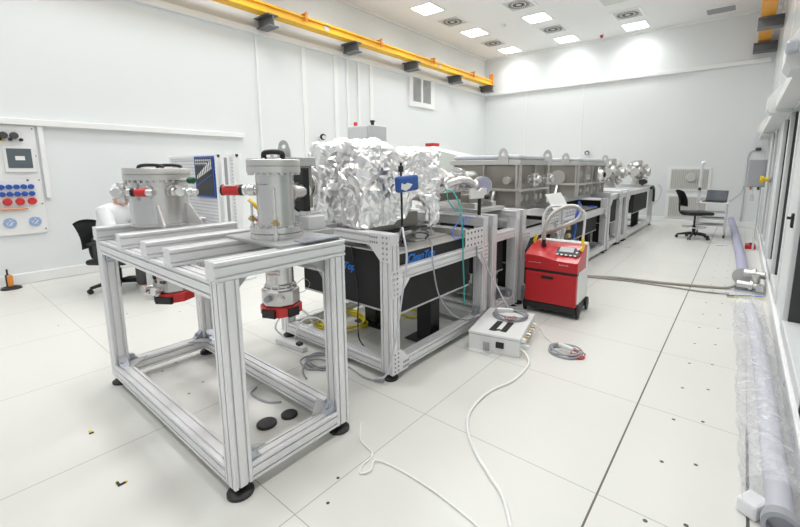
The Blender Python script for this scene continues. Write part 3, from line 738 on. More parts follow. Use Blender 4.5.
# instruments on a stand beside the foil
t = thing('camera_stand', 'thin black stand with a clamp rising in front of the foil, holding the blue pouch', 'stand', (-1.95,2.25,.87))
MB().tube([(-1.955,2.26,.88),(-1.95,2.25,1.0),(-1.95,2.24,1.42)],.008,8).build('rod','black',t); MB().lathe([(0,.035),(.012,.035),(.02,.012)],(-1.955,2.26,.871),(0,0,1),18).build('base','dark_grey',t)
MB().rbox((-1.95,2.24,1.44),(.03,.03,.045),.006).cyl((-1.95,2.24,1.46),(-1.95,2.24,1.485),.008).build('clamp','black',t)
t = thing('blue_pouch', 'blue wrapped instrument with a pale tag hanging in front of the foil', 'pouch', (-1.93,2.29,1.27))
MB().rbox((-1.915,2.265,1.335),(.05,.225,.115),.018,Matrix.Rotation(.06,3,'X')).build('body','blue_tag',t)
m = MB(); m.prism([(-.07,-.03),(-.02,-.045),(.02,-.03),(.055,0),(.0,.012),(-.03,.0),(-.065,.01)],(-1.8885,2.24,1.33),(0,1,0),(0,0,1),.003); m.build('label','paper',t)
t = thing('optics_tray', 'loose optics and cables lying on the optical table below the foil', 'instrument', (-2.05,2.6,.87))
MB().box(-2.35,-1.97,2.44,2.86,.871,.885,.003).build('plate','steel_flange',t)
for x, y, s in ((-2.0,2.15,.05),(-2.08,2.2,.035),(-2.02,2.55,.05),(-2.12,2.62,.045),(-2.05,2.72,.04)):
    MB().rbox((x,y,.871+s/2+(.0145 if y > 2.44 else 0)),(s*1.6,s*1.2,s),.006,Matrix.Rotation(x*9,3,'Z')).build('mount','white' if s > .045 else 'steel_bright',t)

# ---------------------------------------------------------------- fittings after the foil, over the narrow frame
t = thing('beam_tube', 'silver beam tube with conical flange between the foil wrap and the first steel box', 'vacuum tube', (-2.3,3.4,1.30))
MB().lathe([(0,.10),(.03,.10),(.031,.07),(.30,.07),(.301,.12),(.335,.12),(.336,.08),(.60,.08),(.601,.13),(.64,.13),(.641,.09),(.96,.09)],(-2.38,2.99,1.32),(0,1,0),28).build('tube','steel_bright',t)
MB().bolts((-2.38,3.32,1.32),(0,1,0),.105,12,.007,.012).bolts((-2.38,3.63,1.32),(0,1,0),.115,12,.007,.012).build('bolt_ring','steel_bright',t)
cross((-2.06,3.17,1.30), .24, 'silver flanged cross next to the right end of the foil', arms=((0,1,0),(0,-1,0),(0,0,1),(1,0,0),(-1,0,0)), R=.065)
t = thing('view_port', 'silver cylinder with a grey-blue end flange pointing at the camera', 'vacuum fitting', (-1.9,3.33,1.29))
MB().lathe([(0,.05),(.09,.05),(.091,.085),(.115,.085),(.117,.08),(.12,.085),(.15,.085)],(-1.985,3.40,1.285),(.75,-.66,0),28).build('body','steel_bright',t)
MB().lathe([(0,.078),(.008,.075)],V(-1.985,3.40,1.285)+V(.75,-.66,0).normalized()*.149,(.75,-.66,0),28).build('window','hose_blue',t)
t = thing('elbow_tube', 'bright curved steel elbow lying beside the cross after the foil', 'vacuum tube', (-1.98,3.0,1.32))
MB().tube(curve_pts([(-2.05,2.99,1.30),(-1.97,3.03,1.335),(-1.92,3.10,1.335),(-1.90,3.17,1.30)],8),.034,14).build('elbow','steel_bright',t); MB().lathe([(0,.05),(.022,.05)],(-1.9,3.165,1.30),(.1,.8,-.5),20).build('flange','steel_bright',t)
t = thing('mirror_mount', 'white V-shaped mount on a black post after the foil', 'mount', (-1.82,3.02,.935))
MB().cyl((-1.82,3.145,1.02),(-1.82,3.145,1.18),.016,seg=14).build('post','black',t); MB().lathe([(0,.03),(.012,.03)],(-1.82,3.145,1.02),(0,0,1),16).build('base','steel_bright',t)
MB().prism([(-.10,-.045),(.10,-.045),(.10,.045),(.045,.045),(0,.018),(-.045,.045),(-.10,.045)],(-1.83,3.12,1.225),(.25,.97,0),(0,0,1),.02).build('plate','white',t)
MB().cyl((-1.80,3.20,1.19),(-1.76,3.21,1.19),.02,seg=12).build('knob','black',t)
t = thing('stage', 'flat steel translation stage with rails over the narrow frame', 'stage', (-2.2,3.45,1.02))
MB().box(-2.62,-1.92,3.30,3.83,1.02,1.06,.004).build('base','steel_flange',t); MB().box(-2.55,-1.98,3.34,3.42,1.06,1.11,.004).box(-2.55,-1.98,3.68,3.76,1.06,1.11,.004).build('rail','steel_bright',t)
for x in (-2.45,-2.1): MB().box(x-.05,x+.05,3.35,3.75,1.11,1.19,.004).build('carriage','steel_warm',t)
t = thing('stage', 'silver slide rail lying across the back of the foil frame', 'stage', (-2.3,2.94,.871))
MB().box(-2.86,-1.83,2.90,2.975,.871,.925,.004).build('rail','steel_flange',t)

# ---------------------------------------------------------------- steel box chambers
def box_chamber(x0, x1, y0, y1, label, blank=None, z0=1.02, z1=1.53):
    t = thing('vacuum_chamber', label, 'vacuum chamber', ((x0+x1)/2,(y0+y1)/2,1.02), 0, 'steel box chambers')
    e = .03; zt = z1-.055
    MB().box(x0,x1,y0,y1,1.215,zt,.006).build('body','steel_warm',t)
    MB().box(x0+.02,x1-.02,y0+.02,y1-.02,z0,1.195,.004).build('lower_body','steel_warm',t)
    MB().box(x0-e,x1+e,y0-e,y1+e,1.19,1.215,.003).build('lower_flange','steel_flange',t)
    MB().box(x0-e-.01,x1+e+.01,y0-e-.01,y1+e+.01,zt,z1,.004).build('upper_flange','steel_flange',t)
    MB().box(x0-.01,x1+.01,y0-.01,y1+.01,z1,z1+.055,.02).build('lid','cover_plastic',t)
    n = max(3, round((y1-y0)/.36)+1)
    for i in range(n):
        y = y0+.012+(y1-y0-.024)*i/(n-1)
        MB().box(x1,x1+.03,y-.009,y+.009,1.215,zt).build('rib','steel_flange',t); MB().box(x1-.02,x1+.026,y-.008,y+.008,z0,1.19).build('rib','steel_flange',t)
    nx = 3
    for i in range(nx):
        x = x1-.012-(x1-x0-.024)*i/(nx-1)
        MB().box(x-.009,x+.009,y0-.03,y0,1.215,zt).build('rib','steel_flange',t); MB().box(x-.008,x+.008,y0-.01,y0+.02,z0,1.19).build('rib','steel_flange',t)
    lug_part((x1-.16,y0-.045,z1-.045), (1,0,0), .13, .17, .02, t); lug_part((x1+.03,y1-.06,z1-.045), (.9,.43,0), .13, .17, .02, t)
    for i in range(n-1):
        y = y0+(y1-y0)*(i+.5)/(n-1)
        for dy in (-.07,.07): MB().lathe([(0,.036),(.014,.036),(.016,.03)],(x1-.02,y+dy,1.11),(1,0,0),16).build('port_cover','steel_bright',t)
    for x in (x1-.28,):
        MB().poly([(x-.012,y0+.02,1.19),(x-.012,y0-.02,1.19),(x-.012,y0-.10,1.02),(x-.012,y0-.07,1.02),(x+.012,y0+.02,1.19),(x+.012,y0-.02,1.19),(x+.012,y0-.10,1.02),(x+.012,y0-.07,1.02)],[(0,1,2,3),(4,7,6,5),(0,4,5,1),(1,5,6,2),(2,6,7,3),(3,7,4,0)]).build('strut','steel_bright',t)
    if blank: port(t, (x1-blank,y0+.005,1.30), (0,-1,0), .075, .04, 'steel_flange')
    else: port(t, (x1-.10,y0+.005,1.31), (0,-1,0), .028, .10, 'steel_bright')
    return t
box_chamber(-2.72,-1.9,4.10,4.88,'tan steel box chamber with lifting lugs and a pale lid, first after the foil')
bc = box_chamber(-2.72,-1.9,6.07,7.47,'tan steel box chamber with a round blank port, second after the foil', .27)
port(bc, (-1.905,6.45,1.31), (1,0,0), .03, .07, 'steel_bright')
for y0, y1 in ((4.0,5.0),(5.2,7.32)):
    for x in (-2.55,-2.08): MB().slot((x,y0-.005,.978),(x,y1,.978), .08, .08).build('bearer','alu',FRM[0] if y0 < 5 else FRM[1])
# feed-through crosses on the first box
cross((-1.80,4.30,1.32), .13, 'small silver flange cross on the side of the first steel box, nearer one', arms=((1,0,0),(-1,0,0),(0,1,0),(0,0,1),(0,0,-1)), R=.042)
cross((-1.80,4.68,1.32), .12, 'small silver flange cross on the far side end of the first steel box', arms=((1,0,0),(-1,0,0),(0,0,1),(0,0,-1)), R=.042)
# multi-port crosses at the far end
def star(c, r, label):
    c = Vector(c); t = thing('flanged_cross', label, 'vacuum fitting', (c.x,c.y,1.02), 0, 'many-ported flange crosses')
    MB().cyl((c.x,c.y,1.02),(c.x,c.y,c.z-r*.5),.07,seg=16).lathe([(0,.13),(.02,.13)],(c.x,c.y,1.02),(0,0,1),20).build('pedestal','steel_flange',t)
    MB().sphere(c, r*.72).build('body','steel_flange',t)
    dirs = [(1,0,0),(-1,0,0),(0,1,0),(0,-1,0),(0,0,1),(0,0,-1),(.7,.7,0),(.7,-.7,0),(-.7,.7,0),(-.7,-.7,0),(.7,0,.7),(-.7,0,.7),(0,.7,.7),(0,-.7,.7),(.7,0,-.7),(0,-.7,-.7),(0,.7,-.7)]
    for d in dirs:
        d = Vector(d).normalized(); big = abs(max(d, key=abs)) > .9
        rr = r*(.42 if big else .26)
        MB().cyl(c, c+d*r, rr*.66, seg=14).lathe([(0,rr),(.10*r,rr),(.11*r,rr*.94),(.13*r,rr*.94),(.14*r,rr),(.24*r,rr)], c+d*r*.88, d, 18).bolts(c+d*r*1.12, d, rr*.8, 8, rr*.09, rr*.09).build('port','steel_flange',t)
    return t
star((-2.24,9.35,1.33), .26, 'shiny many-ported flange cross right after the second steel box')
star((-2.08,11.3,1.33), .25, 'shiny many-ported flange cross at the far end of the row')
t = thing('view_port', 'bright domed view port with a dark eye on the side of the second steel box', 'vacuum fitting', (-1.84,6.95,1.32))
MB().lathe([(0,.10),(.03,.12),(.06,.12),(.061,.09),(.10,.075),(.115,.05)],(-1.87,6.95,1.33),(1,0,0),24).build('dome','steel_bright',t); MB().lathe([(0,.04),(.02,.04),(.03,.02)],(-1.76,6.95,1.33),(1,-.3,0),16).build('eye','black',t)
t = thing('camera', 'small black camera on the far-end frame beside the last flange cross', 'camera', (-1.87,10.85,1.02))
MB().rbox((-1.87,10.85,1.11),(.13,.16,.12),.02).build('body','black',t); MB().cyl((-1.87,10.85,1.02),(-1.87,10.85,1.06),.03,seg=12).build('mount','black',t); MB().cyl((-1.82,10.83,1.11),(-1.77,10.82,1.11),.04,seg=14).build('lens','black',t)
t = thing('cable_cover', 'dark arched cable cover on the side of the far-end frame', 'cover', (-1.72,11.3,.9))
MB().tube(curve_pts([(-1.715,11.1,.95),(-1.712,11.3,.98),(-1.712,11.5,.90),(-1.712,11.55,.6)],8),.028,10).build('sleeve','black',t)
tag(MB().box(-1.98,-1.88,6.95,7.13,.80,.81).build('blue_sheet','cable_blue',None,(-1.94,7.05,.80)),'blue sheet lying on the far end of the open optical table','sheet')
# ---------------------------------------------------------------- red chiller
CH_O, CH_R = V(-1.405,4.03,0), radians(3)
t = ch = thing('chiller', 'red and white recirculating chiller on wheels with a looped metal hose on top', 'chiller', CH_O, CH_R)
CHM = WM[ch.name]
def cl(mb, name, m, parent=None):          # mesh drawn in the chiller's own axes
    mb.bm.transform(CHM @ Matrix.Diagonal((.93,.86,1.09,1))); return mb.build(name, m, parent or ch)
hw, hd = .27, .26
cl(MB().rbox((0,0,.075),(2*hw,2*hd,.07),.012), 'base', 'black')
cl(MB().box(-hw+.004,hw-.004,-hd+.05,hd,.11,.50,.012).box(-hw+.004,hw-.004,.09,hd,.50,.60), 'body', 'white')
cl(MB().box(-hw,hw,-hd-.012,-hd+.05,.11,.395,.012), 'lower_panel', 'red')
cl(MB().box(-hw+.003,hw+.002,-hd-.004,-hd+.06,.395,.42), 'seam', 'black')
hood = MB(); n = 10; P = []
for i in range(n+1):                        # wave of the hood's front edge
    x = -hw-.004+(2*hw+.008)*i/n; zf = .545-.035/(1+math.exp(-(i/n-.45)*12))
    P.append([(x,-hd-.015,.42),(x,-hd-.015,zf),(x,-hd+.06,zf+.03),(x,-hd+.27,.628),(x,-hd+.36,.632),(x,-hd+.36,.42)])
pts = [p for r_ in P for p in r_]; k = 6
faces = [[i*k+j, i*k+(j+1)%k, (i+1)*k+(j+1)%k, (i+1)*k+j] for i in range(n) for j in range(k)]+[list(range(k)), list(range(n*k,n*k+k))[::-1]]
cl(hood.poly(pts, faces), 'hood', 'red')
sd = V(0,-.155,-.098+.0).normalized()
def hp(x, f): return V(x, -hd+.06+.21*f, .541+.0005+.087*f)
uy = (hp(0,1)-hp(0,0)).normalized(); nn = V(1,0,0).cross(uy); RR = Matrix((V(1,0,0),uy,nn)).transposed()
sc_ = cl(MB().obox(hp(.135,.40)+nn*.006,(.235,.135,.012),RR,.003), 'control_panel', 'dark_grey')
cl(MB().obox(hp(.115,.50)+nn*.013,(.145,.08,.004),RR), 'screen', 'grey_light', sc_)
kb = MB()
for i in range(5): kb.obox(hp(.04+.045*i,.09)+nn*.013,(.025,.016,.005),RR)
kb.obox(hp(.225,.35)+nn*.013,(.022,.022,.005),RR).obox(hp(.225,.6)+nn*.013,(.022,.022,.005),RR); cl(kb,'button','white',sc_)
def sc_txt(n, h, L, o, m):
    CS = CHM @ Matrix.Diagonal((.93,.86,1.09,1)); a = CS @ Vector(o); b = (CS @ (Vector(o)+V(1,0,0)))-a; return scribble('lettering', n, h, L, a, b, m, ch, seed=4)
sc_txt(12,.010,.13,(-.235,-hd-.0165,.475),'grey_light'); sc_txt(6,.012,.09,(.09,-hd-.0165,.478),'white')
cl(MB().rbox((-.03,-hd-.013,.352),(.13,.012,.028),.004), 'grip_slot', 'black')
for x in (-hw-.012, hw+.012):
    for y in (-.19,.20): cl(MB().lathe([(0,.05),(.004,.062),(.022,.062),(.026,.05)],(x-.013,y,.062),(1,0,0),20), 'wheel', 'black')
cl(MB().tube(curve_pts([(-.21,.10,.58),(-.21,.10,.80),(-.20,.11,.90),(-.12,.12,.965),(.12,.12,.965),(.215,.11,.93),(.235,.10,.86),(.22,.10,.58)],8),.013,10), 'push_handle', 'white')
cl(MB().box(-.262,.262,.11,.25,.60,.64,.006), 'top_tray', 'white')
hose = [(-.135,-.09,.62),(-.13,-.08,.78),(-.08,-.02,.90),(.04,.05,.97),(.15,.07,.975),(.20,.06,.93),(.17,.03,.86),(.05,.0,.80),(-.08,.02,.74),(-.20,.06,.70)]
hp_ = curve_pts(hose,10); cl(MB().tube(hp_,[.019+.0015*(i%2) for i in range(len(hp_))],10), 'metal_hose', 'hose_metal')
cl(MB().lathe([(0,.028),(.02,.028),(.022,.02),(.06,.02)],(-.135,-.09,.61),(0,0,1),16), 'hose_fitting', 'black')
cl(MB().rbox((-.245,-.04,.665),(.035,.02,.08),.008,Matrix.Rotation(.4,3,'Y')).cyl((-.25,-.04,.62),(-.25,-.04,.64),.01), 'tag', 'yellow')
cl(MB().tube(curve_pts([(.262,-.06,.69),(.272,-.07,.64),(.262,-.08,.60),(.24,-.07,.61)],6),.013,8).rbox((.262,-.06,.69),(.03,.02,.04),.006), 'tag', 'yellow')
t = thing('cable_bundle', 'blue straps and brass couplings hanging behind the red chiller', 'cable bundle', (-1.70,5.4,.5))
MB().tube(curve_pts([(-1.70,5.58,1.0),(-1.69,5.55,.92),(-1.70,5.48,.78),(-1.69,5.44,.62),(-1.71,5.42,.50)],8),.016,8).tube(curve_pts([(-1.69,5.6,.97),(-1.685,5.5,.82),(-1.69,5.40,.70)],8),.012,8).build('strap','blue',t)
MB().lathe([(0,.03),(.03,.03),(.031,.02),(.07,.02),(.071,.035),(.10,.035)],(-1.70,5.2,.66),(0,.3,1),8,False).lathe([(0,.03),(.06,.03)],(-1.70,5.15,.58),(.2,1,.1),8,False).build('coupling','brass',t)
t = thing('document', 'white sheets propped on the frame behind the red chiller', 'paper', (-1.72,4.8,.94))
MB().obox((-1.69,4.72,1.06),(.008,.50,.20),Matrix.Rotation(-.55,3,'Y')).build('sheet','paper',t)
# frame gauge post behind
# ---------------------------------------------------------------- white control box on the floor
BX_O, BX_R = V(-1.49,3.02,0), radians(12)
t = bx = thing('control_box', 'white electronics enclosure on the floor with a coil of cable on its lid', 'electronics box', BX_O, BX_R)
BM = WM[bx.name]
def bl(mb, name, m, parent=None): mb.bm.transform(BM); return mb.build(name, m, parent or bx)
bw, bd, bh = .205, .30, .155
bl(MB().box(-bw,bw,-bd,bd,.0,.13,.006), 'body', 'white')
bl(MB().box(-bw-.003,bw+.003,-bd-.003,bd+.003,.133,bh,.005), 'lid', 'white'); bl(MB().box(-bw+.003,bw-.003,-bd+.003,bd-.003,.129,.134), 'seal', 'grey')
v_ = bl(MB().prism([(-.10,0),(.10,0),(.08,.045),(-.08,.045)],(-.105,-bd,.012),(1,0,0),(0,-1,0),.105), 'fan_housing', 'white')
g_ = MB()
for i in range(9): g_.box(-.07+.0,-.018,-bd-.047,-bd-.042,.03+.008*i,.034+.008*i)
bl(g_, 'grille', 'grey', v_)
bl(MB().box(.02,.085,-bd-.008,-bd+.002,.05,.10,.004), 'power_socket', 'black')
for i in range(6): bl(MB().lathe([(0,.011),(.02,.011),(.021,.008),(.035,.008)],(bw,-.10+.06*i,.095),(1,0,0),12), 'connector', 'steel_bright' if i % 2 else 'brass')
for i in range(7): bl(MB().lathe([(0,.008),(.02,.008)],(bw,-.12+.05*i,.055),(1,0,0),10), 'connector', 'steel_bright')
bl(MB().lathe([(0,.02),(.03,.02),(.035,.015),(.06,.012)],(bw,-.22,.07),(1,0,0),16).lathe([(0,.02),(.03,.02)],(bw,-.22,.115),(1,0,0),16), 'cable_gland', 'white')
bl(MB().obox((-.03,-.12,bh+.001),(.05,.22,.002),Matrix.Rotation(-.05,3,'Z')).obox((.06,-.11,bh+.001),(.05,.22,.002),Matrix.Rotation(-.05,3,'Z')).obox((.005,-.20,bh+.001),(.05,.03,.002),Matrix.Rotation(.6,3,'Z')), 'label', 'black')
a = BM @ V(.165,.12,bh+.0005); b_ = BM @ V(.165,.26,bh+.0005)
scribble('lettering',10,.012,.14,a,b_-a,'red_bright',bx,None,(a-(BM @ V(.265,.12,bh))))
def coil(name, label, c, r, n, m, wire=.005, h=.03, seed=1, cat='cable', ell=(1,1), group=None, ends=()):
    rnd = random.Random(seed); P = []; N = n*16
    for i in range(N):
        a = 2*pi*i/16; k = 1+.10*sin(a*.37+seed)+rnd.uniform(-.015,.015)
        P.append((c[0]+ell[0]*r*k*cos(a)+.01*sin(i*.11), c[1]+ell[1]*r*k*sin(a), c[2]+wire+h*(i/N)*(.6+.4*sin(a*1.31))))
    return tag(MB().tube(curve_pts(list(ends)+P,3),wire,6).build(name,m,None,c), label, cat, group)
t = thing('cable_coil', 'grey cable coil with white plug and red tie lying on the white electronics box', 'cable', (-1.50,3.17,bh))
o = coil('cable','x','0',.1,1,'cable_grey') if False else None
def coil_mb(c, r, n, wire, h, seed, ell=(1,1)):
    rnd = random.Random(seed); P = []; N = n*16
    for i in range(N):
        a = 2*pi*i/16; k = 1+.12*sin(a*.37+seed)+rnd.uniform(-.015,.015)
        P.append((c[0]+ell[0]*r*k*cos(a), c[1]+ell[1]*r*k*sin(a), c[2]+wire+h*(.5+.5*sin(a*1.31+seed))))
    return MB().tube(curve_pts(P,3),wire,6)
coil_mb((-1.50,3.17,bh),.135,6,.006,.03,2,(1,.95)).build('cable','cable_grey',t)
MB().rbox((-1.53,3.13,bh+.06),(.14,.04,.035),.008,Matrix.Rotation(.5,3,'Z')).build('plug','white',t)
MB().tube(curve_pts([(-1.47,3.06,bh+.02),(-1.43,3.03,bh+.05),(-1.40,3.06,bh+.05),(-1.42,3.10,bh+.02)],6),.004,6).tube(curve_pts([(-1.50,3.05,bh+.03),(-1.45,3.01,bh+.03),(-1.41,3.04,bh+.03)],6),.004,6).build('wire','red_bright',t)
t = thing('cable_coil', 'grey cable coil with white plug and red wires on the floor beside the white box', 'cable', (-.98,3.08,0))
coil_mb((-.98,3.08,0),.105,6,.006,.025,5,(1.1,.95)).build('cable','cable_grey',t)
MB().rbox((-.98,3.09,.045),(.13,.035,.03),.008,Matrix.Rotation(-.3,3,'Z')).build('plug','white',t)
coil_mb((-.88,3.07,0),.05,3,.003,.03,8).build('wire','red_bright',t)

# ---------------------------------------------------------------- floor cables, loose things on the floor
def cable(label, P, r, m, name='cable', n=10, cat='cable'):
    return tag(MB().tube(curve_pts(P,n),r,8).build(name,m,None,P[0]), label, cat)
cable('thick white cable running from the white electronics box across the floor to the bottom edge', [(-1.25,2.80,.07),(-1.19,2.80,.04),(-1.12,2.70,.009),(-1.11,2.43,.009),(-1.17,2.2,.009),(-1.16,1.96,.009),(-1.09,1.8,.009),(-.96,1.66,.009),(-.81,1.55,.009),(-.70,1.47,.009),(-.55,1.28,.009)], .0085, 'plastic_cable')
cable('thin white kinked cord on the floor beside the front frame\'s right foot', [(-1.60,1.47,.005),(-1.49,1.36,.005),(-1.36,1.32,.005),(-1.34,1.23,.005),(-1.31,1.19,.005),(-1.28,1.23,.012),(-1.31,1.29,.012),(-1.21,1.32,.005),(-.99,1.32,.005),(-.76,1.29,.005),(-.60,1.25,.005)], .0045, 'plastic_cable', n=14)
cable('grey cable looping on the floor behind the front frame', [(-2.1,2.0,.006),(-2.3,1.92,.006),(-2.46,1.86,.006),(-2.53,1.79,.006),(-2.5,1.70,.006),(-2.36,1.66,.008),(-2.28,1.72,.012),(-2.30,1.81,.014),(-2.39,1.80,.016),(-2.44,1.72,.018),(-2.36,1.62,.012),(-2.25,1.57,.006)], .006, 'cable_grey')
cable('grey cable with a plug lying between the front frame and the second frame', [(-2.2,1.78,.006),(-2.16,1.86,.006),(-1.96,1.83,.006),(-1.85,1.845,.006)], .006, 'cable_grey')
tag(MB().rbox((-1.83,1.86,.012),(.07,.03,.022),.006,Matrix.Rotation(.3,3,'Z')).build('cable_plug','cable_grey',None,(-1.83,1.86,0)), 'grey cable plug lying by the front foot of the second frame', 'plug')
cable('dark grey cable arc on the floor inside the front frame', [(-2.42,1.30,.006),(-2.40,1.26,.006),(-2.37,1.235,.006),(-2.28,1.235,.006),(-2.20,1.25,.006),(-2.14,1.30,.006)], .006, 'cable_grey')
cable('yellow cable coil lying on the floor under the optical table', [(-2.88+.27*cos(a*.62)*(1+.12*sin(a)), 2.42+.20*sin(a*.62)*(1+.15*cos(a*1.7)), .010+.006*(a%7)) for a in range(46)], .0095, 'yellow_cable', n=4)
cable('short yellow cable on the floor behind the black pedestal', [(-2.6,2.95,.011),(-2.45,2.90,.011),(-2.3,2.98,.02),(-2.4,3.06,.03),(-2.55,3.0,.03)], .011, 'yellow_cable')
cable('white looped mains cable arching over the lower rail of the second frame', [(-2.95,1.86,.02),(-2.98,1.80,.12),(-2.95,1.85,.22),(-2.88,1.92,.27),(-2.80,1.97,.25),(-2.74,2.0,.16),(-2.72,2.05,.02),(-2.8,2.1,.01)], .008, 'plastic_cable')
cable('white cable arch beside the white loop on the lower rail', [(-2.80,1.86,.05),(-2.76,1.88,.18),(-2.68,1.93,.24),(-2.58,1.98,.22),(-2.52,2.02,.10),(-2.52,2.10,.01)], .007, 'plastic_cable')
t = thing('cable_coil', 'loose grey cable coil on the floor behind the right foot of the front frame', 'cable', (-2.36,1.80,0))
coil_mb((-2.36,1.80,0),.13,4,.005,.02,9,(1.1,.8)).build('cable','cable_grey',t)
t = thing('power_strip', 'white power strip on the floor in front of the lower rail of the second frame', 'power strip', (-2.78,1.80,0))
MB().rbox((-2.78,1.81,.022),(.34,.055,.044),.008,Matrix.Rotation(.08,3,'Z')).build('body','white',t); MB().rbox((-2.68,1.82,.05),(.05,.04,.03),.006).build('plug','black',t)
cable('thin black cable hanging down the front of the black optical table', [(-2.25,2.018,.87),(-2.22,2.017,.70),(-2.19,2.017,.50),(-2.20,2.017,.36),(-2.25,2.06,.22),(-2.28,2.10,.10),(-2.24,2.14,.008)], .005, 'black')
cable('grey hose bending over the corner of the second frame and down to the floor', [(-1.90,2.12,.885),(-1.80,2.07,1.04),(-1.72,2.0,1.0),(-1.68,1.98,.86),(-1.70,1.95,.60),(-1.72,1.90,.30),(-1.76,1.86,.08),(-1.86,1.84,.02)], .007, 'hose_rib')
cable('pale cable dropping from the foil tail past the side rail to the lower rail', [(-1.97,2.65,1.0),(-1.93,2.55,.90),(-1.79,2.40,.885),(-1.72,2.32,.76),(-1.72,2.40,.50),(-1.72,2.58,.30),(-1.74,2.85,.16),(-1.76,3.0,.15)], .0055, 'cable_grey')
cable('curved grey cable lying on the optical table behind the frame corner', [(-1.98,2.2,.879),(-1.93,2.3,.95),(-1.90,2.4,.96),(-1.90,2.5,.93),(-1.93,2.5,.893)], .007, 'dark_grey')
cable('teal cable hanging from the silver fittings down past the side rail', [(-1.92,2.80,1.26),(-1.86,2.80,1.24),(-1.78,2.78,1.12),(-1.745,2.74,1.0),(-1.742,2.76,.84),(-1.738,2.76,.70),(-1.74,2.78,.50),(-1.76,2.82,.30)], .006, 'teal')
cable('second thinner teal cable curving below the silver cross', [(-1.92,2.78,1.27),(-1.89,2.76,1.18),(-1.84,2.80,1.10),(-1.83,2.86,1.08)], .005, 'teal')
cable('thin blue cable loop hanging over the back beam of the second frame', [(-1.80,3.0,1.03),(-1.76,2.80,1.03),(-1.745,2.64,.99),(-1.74,2.60,.93),(-1.74,2.66,.89),(-1.742,2.74,.93),(-1.75,2.78,1.02),(-1.78,2.76,1.08)], .0035, 'cable_blue')
cable('grey cable slanting from the narrow frame down to the white electronics box', [(-1.745,3.06,.72),(-1.70,3.12,.55),(-1.66,3.2,.40),(-1.62,3.25,.28),(-1.57,3.27,.19)], .007, 'hose_rib')
cable('grey cable on the floor from the white box to the coil beside it', [(-1.27,3.25,.08),(-1.20,3.25,.02),(-1.10,3.16,.007),(-1.08,3.10,.007)], .005, 'plastic_cable')
cable('long taupe hose across the floor from the red chiller to the wall fittings', [(-1.66,5.44,.016),(-1.42,5.54,.016),(-1.15,5.66,.016),(-.7,5.74,.016),(-.28,5.86,.016),(-.05,5.95,.016),(.06,6.02,.05)], .016, 'cable_taupe')
cable('second thinner taupe hose with a white sleeve beside the long hose', [(-1.66,5.41,.011),(-1.42,5.50,.011),(-1.1,5.58,.011),(-.6,5.62,.011),(-.25,5.63,.011),(-.06,5.70,.013)], .010, 'cable_taupe')
tag(MB().lathe([(0,.022),(.16,.022)],(-.16,5.67,.024),(.95,.3,0),14).build('hose_sleeve','white',None,(-.1,5.69,0)), 'white sleeve on the thin hose near the wall fittings', 'sleeve')
for x, y, r, lb in ((-2.01,1.125,.055,'larger round black rubber pad on the floor inside the front frame'),(-1.985,1.255,.047,'smaller round black rubber pad on the floor inside the front frame, farther one')):
    tag(MB().lathe([(0,r),(.012,r),(.016,r-.005)],(x,y,0),(0,0,1),24).build('rubber_pad','black',None,(x,y,0)), lb, 'rubber pad')
t = thing('floor_marker', 'black and yellow bent marker on the floor at lower left', 'marker', (-2.15,.455,0))
MB().box(-2.165,-2.13,.45,.46,0,.005).box(-2.14,-2.13,.46,.48,0,.005).build('body','black',t); MB().box(-2.172,-2.165,.45,.46,0,.005).build('tip','yellow',t); MB().box(-2.14,-2.13,.48,.487,0,.005).build('tip','yellow',t)
t = thing('floor_marker', 'yellow and black marker on the floor at the left of the front frame', 'marker', (-2.72,.48,0))
MB().box(-2.74,-2.71,.48,.49,0,.005).build('body','yellow',t); MB().box(-2.71,-2.70,.475,.495,0,.005).build('tip','black',t)
tag(MB().rbox((-3.0,1.27,.185),(.035,.15,.03),.008,Matrix.Rotation(.5,3,'X') @ Matrix.Rotation(.2,3,'Z')).build('rubber_block','black',None,(-3.0,1.27,.14)), 'black rubber block leaning on the rear lower rail of the front frame', 'block') if False else None
t = thing('handset_charger', 'orange and black handset standing in a black cradle on the floor by the left wall', 'radio handset', (-6.88,.68,0))
MB().lathe([(0,.10),(.02,.09),(.035,.05)],(-6.88,.68,0),(0,0,1),20).build('cradle','black',t); MB().rbox((-6.88,.68,.10),(.05,.05,.14),.012).build('handset','orange',t); MB().rbox((-6.905,.665,.10),(.03,.045,.15),.008).cyl((-6.90,.665,.17),(-6.90,.665,.24),.009).build('side_panel','black',t)

# ---------------------------------------------------------------- left wall: service panel, air grille, camera
t = thing('service_panel', 'cream wall panel with a touch screen, blue and red sockets and round dials', 'wall panel', (XL+.03,.45,.63))
xp = XL+.03
MB().box(XL,xp,-.4,1.115,.63,1.965,.004).build('plate','paper',t)
m = MB().box(xp,xp+.03,.80,1.085,1.40,1.71,.006).build('screen_frame','white',t); MB().box(xp+.028,xp+.034,.83,1.05,1.45,1.685).build('screen','slate',m); MB().box(xp+.034,xp+.036,.90,.985,1.545,1.595).build('window','paper',m)
MB().box(xp,xp+.008,.70,.83,1.77,1.83).build('yellow_tag','yellow',t)
for k in range(8):
    y = 1.007-.066*k
    for z in (1.222,1.134): MB().lathe([(0,.030),(.02,.030),(.035,.024)],(xp,y,z),(1,0,0),16).build('blue_socket','blue',t)
for k in range(4): MB().lathe([(0,.044),(.02,.044),(.05,.034)],(xp,1.0-.111*k,1.04),(1,0,0),18).build('red_socket','red_bright',t)
for k in range(3):
    y = .92-.093*k; MB().lathe([(0,.04),(.02,.042),(.05,.036)],(xp,y,1.84),(1,0,0),18).build('valve_knob','dark_grey',t); MB().lathe([(0,.012),(.05,.012),(.06,.02),(.08,.02)],(xp,y+.05,1.79),(1,0,0),12).build('valve_spout','black',t)
MB().cyl((xp+.03,-.3,.952),(xp+.03,.95,.952),.013).build('copper_pipe','copper',t)
